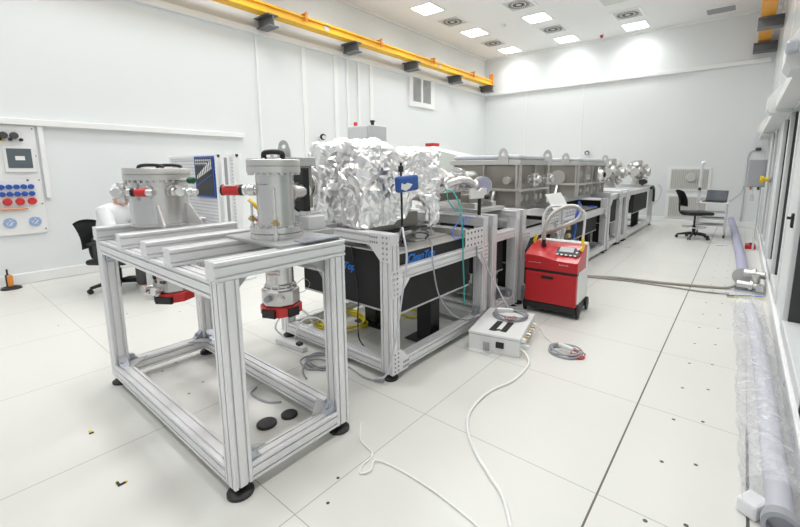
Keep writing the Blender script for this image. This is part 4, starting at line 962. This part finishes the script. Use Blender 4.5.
for k in range(3):
    y = 1.0-.228*k; l = MB().lathe([(0,.060),(.012,.060),(.016,.054)],(xp,y,.782),(1,0,0),24).build('dial','dial',t)
    q = MB()
    for a in range(9): q.obox((xp+.0175,y+.03*cos(a*.7)*(.5+.5*(a%2)),.782+.03*sin(a*.7)*(.4+.6*((a+1)%2))),(.002,.018,.010),Matrix.Rotation(a,3,'X'))
    q.build('pattern','white',l)
for k in range(4): MB().box(xp,xp+.003,.80-.12*k,.90-.12*k,1.285,1.305).build('label_strip','white',t)
sc2 = MB()
for y in (1.09,): 
    for z in (.68,1.0,1.3,1.6,1.93): sc2.lathe([(0,.008),(.004,.008)],(xp,y,z),(1,0,0),10)
sc2.lathe([(0,.012),(.006,.012)],(xp,.985,1.30),(1,0,0),10); sc2.build('screws','dark_grey',t)
t = thing('wall_vent', 'white framed louvre grille high on the left wall under the crane rail', 'wall vent', (XL,8.97,3.05))
MB().box(XL,XL+.05,8.43,8.58,3.05,ZT-.1,.006).box(XL,XL+.05,9.36,9.52,3.05,ZT-.1,.006).box(XL,XL+.05,8.58,9.36,3.05,3.18,.006).box(XL,XL+.05,8.93,9.0,3.18,3.79,.006).build('frame','wall_trim',t)
MB().box(XL,XL+.012,8.58,9.36,3.18,3.79).build('back','grille',t)
s = MB()
for k in range(16): s.obox((XL+.022,8.97,3.20+.037*k),(.03,.78,.006),Matrix.Rotation(.6,3,'Y'))
s.build('louvres','grey_light',t)
def wall_cam(p, n, label):
    p = Vector(p); n = Vector(n); t = thing('wall_camera', label, 'camera', p)
    MB().lathe([(0,.05),(.02,.05),(.022,.025),(.10,.025)],p,n,16).build('mount','white',t); MB().sphere(p+n*.13,.065).build('dome','black',t); MB().cyl(p+n*.13,p+n*.2+V(.04,-.05,-.02),.035).build('lens','white',t); return t
wall_cam((XL,5.52,2.08),(1,0,0),'small black and white camera on the left wall above the foil chamber')
wall_cam((-3.62,YF,1.86),(0,-1,0),'small black camera low on the far wall above the flange crosses')
# far wall return-air grilles
t0 = None
for z0, z1, lb in ((.89,1.40,'upper perforated return-air grille on the far wall behind the office chair'),(.16,.70,'lower perforated return-air grille on the far wall behind the office chair')):
    t = thing('wall_vent', lb, 'wall vent', (-1.1,YF,z0))
    MB().box(-1.56,-.62,YF-.03,YF,z0-.05,z1+.05,.006).build('frame','wall_trim',t); MB().box(-1.49,-.69,YF-.04,YF-.028,z0,z1,.01).build('plate','grille',t)
    s = MB()
    for k in range(20): s.box(-1.47+.04*k,-1.445+.04*k,YF-.042,YF-.04,z0+.03,z1-.03)
    s.build('slots','grille_dark',t)
t = thing('hose_port', 'round grey hose port hanging on the upper return-air grille', 'port', (-1.05,YF-.04,1.18))
MB().lathe([(0,.11),(.02,.11),(.021,.07),(.05,.07),(.051,.11),(.07,.10)],(-1.04,YF-.042,1.19),(0,-1,0),24).build('ring','grille',t); MB().lathe([(0,.06),(.01,.06)],(-1.04,YF-.112,1.19),(0,-1,0),20).build('cap','grey_light',t)

# ---------------------------------------------------------------- cabinet, rack and workbench behind the beam line
t = thing('control_cabinet', 'grey control cabinet with red and black beacons above the foil chamber', 'cabinet', (-3.75,3.6,0))
MB().box(-3.83,-3.46,3.42,3.72,.06,1.94,.008).build('body','cabinet_grey',t); MB().box(-3.81,-3.48,3.405,3.42,.12,1.92,.004).build('door','cabinet_grey',t); MB().box(-3.81,-3.48,3.44,3.70,0,.06).build('plinth','dark_grey',t)
MB().lathe([(0,.022),(.05,.022),(.055,.015)],(-3.77,3.5,1.94),(0,0,1),14).build('beacon','red_bright',t); MB().lathe([(0,.02),(.05,.02),(.052,.03),(.07,.03)],(-3.58,3.6,1.94),(0,0,1),14).build('beacon','black',t)
t = thing('equipment_rack', 'pale green equipment cabinet with a sloped top behind the first steel box', 'cabinet', (-3.6,5.2,0))
MB().prism([(0,0),(.9,0),(.9,1.58),(.35,1.70),(0,1.76)],(-3.95,4.95,0),(1,0,0),(0,0,1),-.5).build('body','cream',t); MB().box(-3.82,-3.66,4.95,5.1,1.765,1.81,.004).build('red_strip','red_bright',t); MB().box(-3.88,-3.5,4.94,4.952,.2,1.4,.003).build('door','cream',t)
def screen_panel(x0, x1, y, z0, z1, label, rz=0, poster=False):
    t = thing('screen_panel', label, 'panel', ((x0+x1)/2,y,0))
    MB().box(x0+.03,x1-.03,y-.006,y+.006,z0+.03,z1-.03).build('sheet','rack_white',t)
    fr_ = MB().box(x0,x0+.05,y-.03,y+.03,0,z1,.004).box(x1-.05,x1,y-.03,y+.03,0,z1,.004).box(x0,x1,y-.02,y+.02,z1-.04,z1,.004).box(x0,x1,y-.02,y+.02,z0,z0+.04,.004); fr_.build('frame','wall_trim',t)
    s = MB()
    for k in range(int((z1-z0-.1)/.045)): s.box(x0+.06,x1-.06,y-.009,y-.006,z0+.06+.045*k,z0+.075+.045*k)
    s.build('slots','grey_light',t)
    MB().box(x0-.02,x0+.08,y-.15,y+.15,0,.03,.004).box(x1-.08,x1+.02,y-.15,y+.15,0,.03,.004).build('base','wall_trim',t)
    return t
t = screen_panel(-6.80,-5.31,2.55,.35,1.62,'white slotted screen panel behind the wide drum, carrying the dark poster')
t = thing('poster', 'dark blue-edged poster with pale shapes pinned on the white slotted panel', 'poster', (-5.66,2.53,1.13))
MB().box(-5.93,-5.385,2.512,2.528,1.06,1.60).build('sheet','blue',t); MB().box(-5.905,-5.412,2.508,2.513,1.085,1.575).build('picture','black',t)
mm = MB()
for k in range(8): mm.box(-5.89+.06*k,-5.85+.06*k,2.505,2.509,1.535,1.56)
for k in range(6): mm.box(-5.89+.06*k,-5.85+.06*k,2.505,2.509,1.495,1.52)
mm.build('lettering','grey_light',t)
mm = MB(); rnd = random.Random(2)
for k in range(9):
    x = -5.86+.05*k; zb = 1.30+.016*k; hh = .05+.010*k
    mm.prism([(0,0),(.03,0),(.024,hh*.4),(.032,hh*.7),(.016,hh),(.0,hh*.7),(.008,hh*.4)],(x,2.508,zb),(1,0,.28),(0,0,1),.003)
mm.build('figures','white',t)
MB().obox((-5.66,2.507,1.285),(.47,.003,.012),Matrix.Rotation(-.32,3,'Y')).obox((-5.66,2.507,1.48),(.47,.003,.008)).build('stripe','blue',t)
t = screen_panel(-5.18,-4.98,2.62,.35,1.62,'narrow white panel with a dark gap, second behind the wide drum')
MB().box(-5.28,-5.18,2.60,2.64,.4,1.58).build('dark_gap_sheet','grey',t)  # grey sheet standing in for the dark gap between the two panels
t = thing('workbench', 'white workbench with a raised shelf behind the slim drum', 'workbench', (-4.6,3.6,0))
MB().box(-5.3,-3.95,3.55,4.2,.92,.96,.006).build('top','white',t); MB().box(-5.3,-3.95,3.85,4.2,1.40,1.45,.006).build('shelf','white',t); MB().box(-5.3,-3.95,4.17,4.2,.96,1.40).build('back_panel','paper',t)
for x in (-5.26,-3.99):
    for y in (3.6,4.15): MB().box(x-.03,x+.03,y-.03,y+.03,0,.92).build('leg','white',t)
    MB().box(x-.02,x+.02,4.12,4.17,.96,1.40).build('post','white',t)
t = thing('hand_tool', 'white and red hand tool with a yellow lever handle left of the slim drum', 'hand tool', (-2.62,1.35,FZ+p))
q = V(-2.32,1.36,FZ+p)
MB().lathe([(0,.045),(.03,.045)],q,(0,0,1),20).build('base','black',t); MB().lathe([(0,.043),(.05,.043),(.065,.03)],q+V(0,0,.03),(0,0,1),20).build('body','white',t); MB().lathe([(0,.0445),(.012,.0445)],q+V(0,0,.05),(0,0,1),20).build('ring','red_bright',t)
MB().tube([q+V(.0,0,.09),q+SL*.05+V(0,0,.15),q+SL*.08+V(0,0,.18)],[.010,.014,.012],8).build('handle','yellow',t)
t = thing('canister', 'grey steel canister with a white top on the workbench behind the slim drum', 'canister', (-4.55,3.75,.96))
MB().lathe([(0,.13),(.30,.13),(.31,.11)],(-4.50,3.72,.96),(0,0,1),28).build('body','steel',t); MB().lathe([(0,.135),(.02,.135)],(-4.50,3.72,1.27),(0,0,1),28).build('lid','white',t); MB().box(-4.46,-4.40,3.58,3.592,1.03,1.09).build('sticker','red_bright',t)
tag(MB().box(-4.85,-4.35,3.6,3.95,1.30,1.303).build('paper_sheet','paper',None,(-4.6,3.8,1.30)),'white paper lying on the canister behind the slim drum','paper') if False else None
t = thing('dispenser', 'blue-capped thin dark bottle on the workbench left of the slim drum', 'bottle', (-4.9,3.62,.96))
MB().lathe([(0,.04),(.34,.04),(.36,.012),(.52,.012)],(-4.93,3.64,.96),(0,0,1),16).build('body','dark_grey',t); MB().prism([(0,0),(.14,.05),(.13,.08),(0,.10)],(-4.97,3.62,1.47),(1,0,0),(0,0,1),-.05).build('cap','blue_logo',t)

# ---------------------------------------------------------------- chairs
def office_chair(base, yaw, label, seat_h=.50, ring=False, arms=True):
    t = thing('office_chair', label, 'chair', base, yaw); W = WM[t.name]
    def b_(mb, name, m, parent=None): mb.bm.transform(W); return mb.build(name, m, parent or t)
    for k in range(5):
        a = 2*pi*k/5+.3; d = V(cos(a),sin(a),0)
        l = b_(MB().tube([V(0,0,.10),d*.16+V(0,0,.095),d*.29+V(0,0,.07)],[.028,.024,.018],8),'leg','black')
        b_(MB().lathe([(0,.028),(.016,.028)],d*.29+V(-d.y,d.x,0)*.008+V(0,0,.028),V(d.y,-d.x,0),14).lathe([(0,.028),(.016,.028)],d*.29+V(d.y,-d.x,0)*.024+V(0,0,.028),V(d.y,-d.x,0),14).cyl(d*.29+V(0,0,.03),d*.29+V(0,0,.07),.012),'caster','black',l)
    b_(MB().cyl((0,0,.08),(0,0,.26),.03).cyl((0,0,.26),(0,0,seat_h-.05),.018),'column','black')
    b_(MB().box(-.09,.09,-.09,.09,seat_h-.06,seat_h-.035,.01),'mechanism','dark_grey')
    b_(MB().rbox((0.02,0,seat_h-.005),(.46,.46,.065),.03),'seat','black')
    bk = MB(); n = 9; P = []; F = []
    for i in range(n):
        for j in range(n):
            u = (i/(n-1)-.5)*2; v = j/(n-1); wd = .215*(1-.18*v)*(1-.12*(1-v))
            P.append((-.25-.09*v-.045*(1-u*u)*.6+.03*sin(v*3.1), u*wd, seat_h+.14+.33*v-.03*u*u*v))
    for i in range(n-1):
        for j in range(n-1): F.append((i*n+j,(i+1)*n+j,(i+1)*n+j+1,i*n+j+1))
    bk.poly(P,F,True); bmesh.ops.solidify(bk.bm, geom=bk.bm.faces[:], thickness=.045); b_(bk,'backrest','black')
    b_(MB().tube(curve_pts([(-.02,0,seat_h-.05),(-.24,0,seat_h-.03),(-.31,0,seat_h+.06),(-.31,0,seat_h+.25)],6),.018,8),'back_support','black')
    if ring: b_(MB().tube([V(.21*cos(2*pi*k/28),.21*sin(2*pi*k/28),.24) for k in range(28)],.010,8,True).cyl((-.21,0,.24),(.21,0,.24),.007),'foot_ring','steel_bright')
    if arms:
        for s in (-1,1): b_(MB().tube(curve_pts([(.0,s*.2,seat_h-.03),(.0,s*.27,seat_h+.02),(.0,s*.27,seat_h+.2),(.02,s*.27,seat_h+.21)],6),.014,8).rbox((.02,s*.27,seat_h+.225),(.24,.06,.03),.01),'armrest','black')
    return t
office_chair((-.70,9.93,0), .55, 'black office chair with a foot ring standing empty by the far wall', .53, True, False)
PF = V(.80,.60,0).normalized(); PY = math.atan2(PF.y,PF.x); PB = V(-5.83,1.50,0)
office_chair(PB, PY, 'black office chair under the person in white at the left', .375)

# ---------------------------------------------------------------- the person in white
def person():
    t = thing('person', 'person in a white top seated on an office chair, leaning towards a laptop', 'person', PB, PY); W = WM[t.name] @ Matrix.Translation((-.03,0,-.05))
    def skinmesh(name, m, verts, edges, radii, root, parent, lv=2):
        me = bpy.data.meshes.new(name); me.from_pydata([W @ Vector(v) for v in verts], edges, [])
        o = bpy.data.objects.new(name, me); COL.objects.link(o)
        sk = o.modifiers.new('s','SKIN'); ss = o.modifiers.new('d','SUBSURF'); ss.levels = lv; ss.render_levels = lv
        for i, r in enumerate(radii):
            sv = me.skin_vertices[0].data[i]; sv.radius = (r,r) if not isinstance(r,tuple) else r; sv.use_root = (i == root)
        dg = bpy.context.evaluated_depsgraph_get(); nm = bpy.data.meshes.new_from_object(o.evaluated_get(dg)); bpy.data.objects.remove(o)
        for f in nm.polygons: f.use_smooth = True
        nm.transform(WM[t.name].inverted()); nm.materials.clear(); nm.materials.append(M[m])
        ob = bpy.data.objects.new(name, nm); COL.objects.link(ob); ob.parent = parent; return ob
    # local axes: +x faces forward
    Vt = [(-.05,0,.58),(-.03,0,.74),(.03,0,.90),(.09,0,1.02),(.12,0,1.08),(.14,0,1.13)]
    E_ = [(0,1),(1,2),(2,3),(3,4),(4,5)]; Rr = [.13,.125,.135,.12,.055,.05]
    for s in (-1,1):
        k = len(Vt)
        Vt += [(.08,s*.16,1.01),(.16,s*.21,.80),(.38,s*.15,.80),(.47,s*.11,.80)]; E_ += [(3,k),(k,k+1),(k+1,k+2),(k+2,k+3)]; Rr += [.06,.048,.037,.03]
        k = len(Vt)
        Vt += [(.02,s*.10,.565),(.42,s*.12,.56),(.40,s*.12,.12),(.52,s*.13,.05)]; E_ += [(0,k),(k,k+1),(k+1,k+2),(k+2,k+3)]; Rr += [.09,.065,.045,.038]
    skinmesh('body','skin',Vt,E_,Rr,0,t)
    R2 = [r+.022 for r in Rr]; R2[4] = .07
    Vc = [v for v in Vt if v is not Vt[5]]; idx = [i for i in range(len(Vt)) if i != 5]; mp = {o:i for i,o in enumerate(idx)}
    up_ = [i for i in range(5)]+[6,7,8,9,14,15,16,17]
    mq = {o:i for i,o in enumerate(up_)}; skinmesh('coverall','white_soft',[Vt[i] for i in up_],[(mq[a],mq[b]) for a,b in E_ if a in mq and b in mq],[R2[i] for i in up_],0,t)
    lo_ = [0]+[10,11,12,18,19,20]; ml = {o:i for i,o in enumerate(lo_)}
    skinmesh('trousers','dark_grey',[Vt[i] for i in lo_],[(ml[a],ml[b]) for a,b in E_ if a in ml and b in ml],[R2[i]-.004 for i in lo_],0,t)
    hc = W @ V(.17,0,1.19); R = Matrix.Rotation(PY,3,'Z') @ Matrix.Rotation(.35,3,'Y')
    hd_ = MB().sphere(hc,.105,(1.0,.80,1.15),24,16,R)
    hd_.sphere(hc+R @ V(.105,0,-.012),.016,(1.1,.8,1.3),10,8,R)
    for s in (-1,1): hd_.sphere(hc+R @ V(-.005,s*.085,-.01),.024,(.8,.35,1.2),10,8,R)
    hd_.sphere(hc+R @ V(.04,0,-.085),.05,(1,.8,.7),12,8,R); h_ = hd_.build('head','skin',t)
    for s in (-1,1): MB().sphere(hc+R @ V(.092,s*.032,.02),.012,(.6,1,.8),10,8,R).build('eye','black',h_)
    MB().sphere(hc+R @ V(.093,0,-.055),.02,(.35,1,.3),10,8,R).build('mouth','red',h_)
    MB().sphere(hc+R @ V(-.016,0,.022),.112,(1.0,.84,1.06),24,16,R).build('cap','white_soft',t)
    for s in (-1,1):                                   # hands on the keyboard
        w0 = V(.47,s*.11,.80); fl = MB(); fl.bm
        fl.sphere(W @ (w0+V(.045,0,-.005)),.04,(1.1,.85,.4),14,8,Matrix.Rotation(PY,3,'Z'))
        for k, L in enumerate((.062,.072,.067,.052)):
            b0 = w0+V(.08,(k-1.5)*.019,0); fl.tube([W @ b0, W @ (b0+V(L*.55,0,.004)), W @ (b0+V(L,0,-.012))],[.009,.008,.0065],8)
        b0 = w0+V(.035,-s*.03,-.004); fl.tube([W @ b0, W @ (b0+V(.03,-s*.02,-.002)), W @ (b0+V(.055,-s*.022,-.01))],[.011,.009,.007],8)
        fl.build('hand','skin',t)
        MB().rbox(W @ V(.50,s*.13,.035),(.24,.09,.07),.03,Matrix.Rotation(PY,3,'Z')).build('shoe','white',t)
    return t
person()
DT = PB+PF*.72
t = thing('desk', 'small white desk in front of the person in white, mostly hidden by the front frame', 'desk', DT, PY); W = WM[t.name]
def wb(mb, name, m, parent): mb.bm.transform(W); return mb.build(name, m, parent)
wb(MB().box(-.45,.35,-.45,.55,.665,.70,.005),'top','white',t)
for x in (-.05,.31):
    for y in (-.42,.42): wb(MB().box(x-.02,x+.02,y-.02,y+.02,0,.665),'leg','grey_light',t)
def laptop(o, yaw, label, w=.34, lean=.35, scr='screen_blue', body='dark_grey'):
    t = thing('laptop', label, 'laptop', o, yaw); W = WM[t.name]
    def q(mb, name, m, parent=None): mb.bm.transform(W); return mb.build(name, m, parent or t)
    q(MB().box(-.12,.12,-w/2,w/2,0,.018,.004),'base',body); q(MB().box(-.06,.08,-w/2+.02,w/2-.02,.018,.021),'keyboard','black')
    R = Matrix.Rotation(lean,3,'Y'); c = V(.12,0,.015)+R @ V(0,0,.115)
    s = q(MB().obox(c,(.012,w,.23),R,.004),'lid',body); q(MB().obox(c+R @ V(-.007,0,0),(.002,w-.03,.20),R),'screen',scr,s)
    return t
laptop(PB+PF*.30+V(-PF.y,PF.x,0)*.36+V(0,0,.70), PY+.9, 'open laptop with a dark blue screen in front of the person in white')

# ---------------------------------------------------------------- trolley with laptop by the far wall
t = thing('trolley', 'grey wheeled trolley with shelves and an upright pole near the far wall', 'trolley', (-.45,10.5,0))
for x in (-.69,-.21):
    for y in (10.30,10.72):
        l = MB().cyl((x,y,.07),(x,y,.70),.017,seg=12).build('leg','alu',t); MB().lathe([(0,.033),(.03,.033)],(x-.015,y,.034),(1,0,0),14).build('caster','black',l)
MB().box(-.72,-.18,10.26,10.76,.70,.725,.006).build('top','alu',t)
for z in (.24,.38,.50): MB().box(-.70,-.20,10.28,10.74,z,z+.018,.004).build('shelf','grey_light',t)
MB().tube(curve_pts([(-.69,10.30,.70),(-.69,10.30,1.46),(-.675,10.30,1.53),(-.64,10.30,1.55)],6),.028,10).build('pole','alu',t); MB().rbox((-.69,10.26,1.0),(.05,.04,.06),.008).build('clamp','dark_grey',t)
laptop((-.43,10.47,.725), 1.35, 'open dark laptop standing on the trolley near the far wall', .38, .25, 'screen', 'dark_grey')

# ---------------------------------------------------------------- along the right wall
t = thing('shutter_housing', 'white roller shutter housing above the right-hand windows', 'shutter housing', (.27,4,1.93))
MB().prism([(.20,2.05),(XR-.004,2.05),(XR-.004,2.33),(.30,2.33),(.20,2.14)],(0,YB+.1,0),(1,0,0),(0,0,1),-(YF-YB-.3)).build('cover','white',t)
for y, s in ((3.25,1),(5.75,1),(9.4,1)):
    MB().prism([(.13,2.05),(.16,2.01),(XR-.02,2.01),(XR-.034,2.36),(.27,2.36),(.13,2.17)],(0,y,0),(1,0,0),(0,0,1),-.30).build('end_cap','white',t)
MB().rbox((.15,3.20,2.12),(.06,.06,.07),.015).build('motor_knob','zinc',t)
t = thing('switch_box', 'grey electrical box on a pole beside the right-hand windows', 'electrical box', (.22,9.1,0))
MB().box(.06,.30,9.0,9.16,1.11,1.57,.006).build('box','box_grey',t); MB().box(.075,.285,8.99,9.0,1.125,1.555,.003).build('door','box_grey',t)
MB().cyl((.245,9.08,.012),(.245,9.08,1.11),.014).build('pole','alu',t); MB().box(.19,.30,9.03,9.13,0,.012).build('base_plate','alu',t)
MB().cyl((.12,9.06,1.06),(.12,9.06,1.11),.016).build('cable_gland','orange',t); MB().cyl((.22,9.06,1.06),(.22,9.06,1.11),.016).build('cable_gland','dark_grey',t)
MB().rbox((.15,9.03,.93),(.05,.03,.11),.008).cyl((.15,9.03,.98),(.15,9.06,1.12),.005).build('tag','hose_rib',t)
t = thing('yellow_horn', 'yellow cone-shaped horn sticking out from the window frame on the right', 'horn', (.33,7.95,1.26))
MB().lathe([(0,.03),(.07,.035),(.08,.055),(.12,.055),(.124,.045)],(.34,8.6,1.25),(-1,0,0),20).build('cone','yellow',t); MB().lathe([(0,.045),(.03,.045)],(.358,8.6,1.25),(-1,0,0),16).build('base','grey',t)
t = thing('door_handle', 'small black latch on the white post between the right-hand windows', 'latch', (XR,4.42,1.02))
MB().rbox((XR-.012,4.42,1.02),(.024,.05,.12),.01).build('plate','black',t); MB().cyl((XR-.02,4.42,1.04),(XR-.05,4.42,1.04),.012).build('knob','black',t)
t = thing('window_latch', 'small dark latch low on the frame of the nearest right-hand window', 'latch', (XR-.015,3.3,.12))
MB().rbox((XR-.022,3.3,.13),(.014,.05,.03),.005).build('plate','black',t); MB().tube(curve_pts([(XR-.03,3.3,.12),(XR-.035,3.28,.09),(XR-.03,3.25,.10)],5),.005,6).build('ring','dark_grey',t)
t = thing('conduit', 'thin grey conduit with a dark sensor head at the right end of the far wall', 'conduit', (.05,YF-.03,.15))
MB().tube(curve_pts([(.05,YF-.03,.15),(.05,YF-.03,1.2),(.05,YF-.03,1.68),(.09,YF-.03,1.80),(.18,YF-.03,1.84)],8),.014,8).build('pipe','grey_light',t); MB().rbox((.22,YF-.05,1.86),(.10,.09,.07),.015).build('sensor','dark_grey',t)
cable('thin cable sagging along the far wall beside the trolley', [(-.2,YF-.02,.62),(-.1,YF-.02,.72),(.0,YF-.02,.85),(.03,YF-.02,1.0)], .006, 'cable_grey')
cable('thin cable curling on the far wall right of the frame row', [(-1.75,YF-.04,1.0),(-1.68,YF-.04,.85),(-1.72,YF-.04,.62),(-1.85,YF-.04,.45)], .007, 'cable_grey')
HP = curve_pts([(-.14,12.30,.20),(-.08,11.9,.09),(-.02,10.6,.07),(.035,9.2,.07),(.08,8.0,.07),(.105,7.0,.07),(.105,6.45,.09)],12)
tag(MB().tube(HP,[.063+.004*(i%2) for i in range(len(HP))],14).build('suction_hose','hose_blue',None,(.1,8,0)),'grey-blue suction hose along the floor by the right-hand windows','hose')
t = thing('red_box', 'small red tool box on the floor by the right-hand wall', 'tool box', (.215,9.30,0))
MB().rbox((.215,9.30,.04),(.15,.24,.08),.012).build('body','red',t); MB().rbox((.215,9.30,.088),(.04,.12,.02),.006).build('handle','black',t)
t = thing('pump_fitting', 'steel flanges and valves at the end of the grey-blue hose by the right wall', 'vacuum fitting', (.15,6.2,0))
MB().lathe([(0,.10),(.03,.10),(.032,.094),(.036,.10),(.06,.10)],(.10,6.28,.115),(.05,-1,0.15),28).build('flange','steel_flange',t)
MB().lathe([(0,.05),(.08,.05),(.081,.07),(.11,.07),(.111,.045),(.20,.045)],(.12,6.24,.17),(1,-.2,0),20).build('tube','steel_flange',t)
MB().lathe([(0,.045),(.12,.045),(.121,.065),(.15,.065),(.151,.04),(.24,.04)],(.06,6.02,.075),(1,-.15,0),20).build('valve_body','steel_flange',t)
MB().lathe([(0,.03),(.09,.03)],(.22,6.02,.10),(0,0,1),14).lathe([(0,.05),(.02,.05)],(.22,6.02,.19),(0,0,1),14).build('knob','steel',t)
MB().box(.04,.30,5.92,6.30,.0,.022,.003).build('base_plate','zinc',t)
for o in ((.24,6.15,.12),(.27,5.95,.07)): MB().rbox(o,(.07,.07,.08),.01).build('block','steel',t)
cable('blue and green cable lying in front of the wall fittings', [(-.02,5.62,.008),(.08,5.70,.01),(.20,5.74,.02),(.31,5.72,.03)], .009, 'cable_blue')
cable('yellow and green earth wire lying in front of the wall fittings', [(-.02,5.58,.006),(.08,5.645,.008),(.20,5.69,.018),(.31,5.68,.03)], .006, 'yellow_cable')
t = thing('wrapped_hose', 'thick grey ribbed hose wrapped in clear plastic along the floor at the right', 'hose', (.2,3.4,0))
HW = curve_pts([(.17,5.15,.06),(.20,4.4,.06),(.225,3.6,.06),(.235,2.9,.06),(.243,2.3,.06),(.243,2.0,.06)],24)
MB().tube(HW,[.045+.004*(i%2) for i in range(len(HW))],18).build('hose','hose_rib',t)
e0 = HW[-1]; ed = (HW[-1]-HW[-2]).normalized()
MB().lathe([(0,.060),(.02,.064),(.05,.064),(.052,.047),(.01,.042)],e0,ed,24,caps=False).build('end_collar','cable_grey',t)
bm = MB(); rnd = random.Random(11); n = 36; rings = []
WP = curve_pts([(.13,5.45,.08),(.16,4.6,.095),(.185,3.8,.10),(.205,2.9,.10),(.215,2.4,.10),(.225,2.03,.095)],16)
for i, q in enumerate(WP):
    f = i/(len(WP)-1); rr = .112*(1+.06*sin(i*.9))*(1 if f > .08 else .55+.45*f/.08); ring = []
    for k in range(n):
        a = 2*pi*k/n; nz = noise.noise(V(cos(a)*1.7,sin(a)*1.7,q.y*2.3))*.45+noise.noise(V(cos(a)*4,sin(a)*4,q.y*7))*.25
        x = q.x+rr*(1+nz*.45)*cos(a); z = max(.004, q.z+rr*.92*(1+nz*.4)*sin(a))
        ring.append(bm.bm.verts.new((min(x,XR-.04),q.y+rnd.uniform(-.012,.012),z)))
    rings.append(ring)
for i in range(len(rings)-1):
    for k in range(n):
        f_ = bm.bm.faces.new((rings[i][k],rings[i][(k+1)%n],rings[i+1][(k+1)%n],rings[i+1][k])); f_.smooth = True
bm.build('plastic_wrap','clear_wrap',t)
tag(MB().rbox((.16,2.06,.035),(.08,.10,.07),.012,Matrix.Rotation(-.5,3,'Z')).build('foam_block','white_soft',None,(.16,2.06,0)),'white foam block left of the wrapped hose end at the bottom right','foam block')
tag(MB().rbox((.285,1.84,.045),(.07,.12,.09),.012).build('foam_block','white_soft',None,(.285,1.84,0)),'white foam block between the wrapped hose end and the wall at the bottom right','foam block')
# every object's mesh gets the smooth/flat choice it was built with
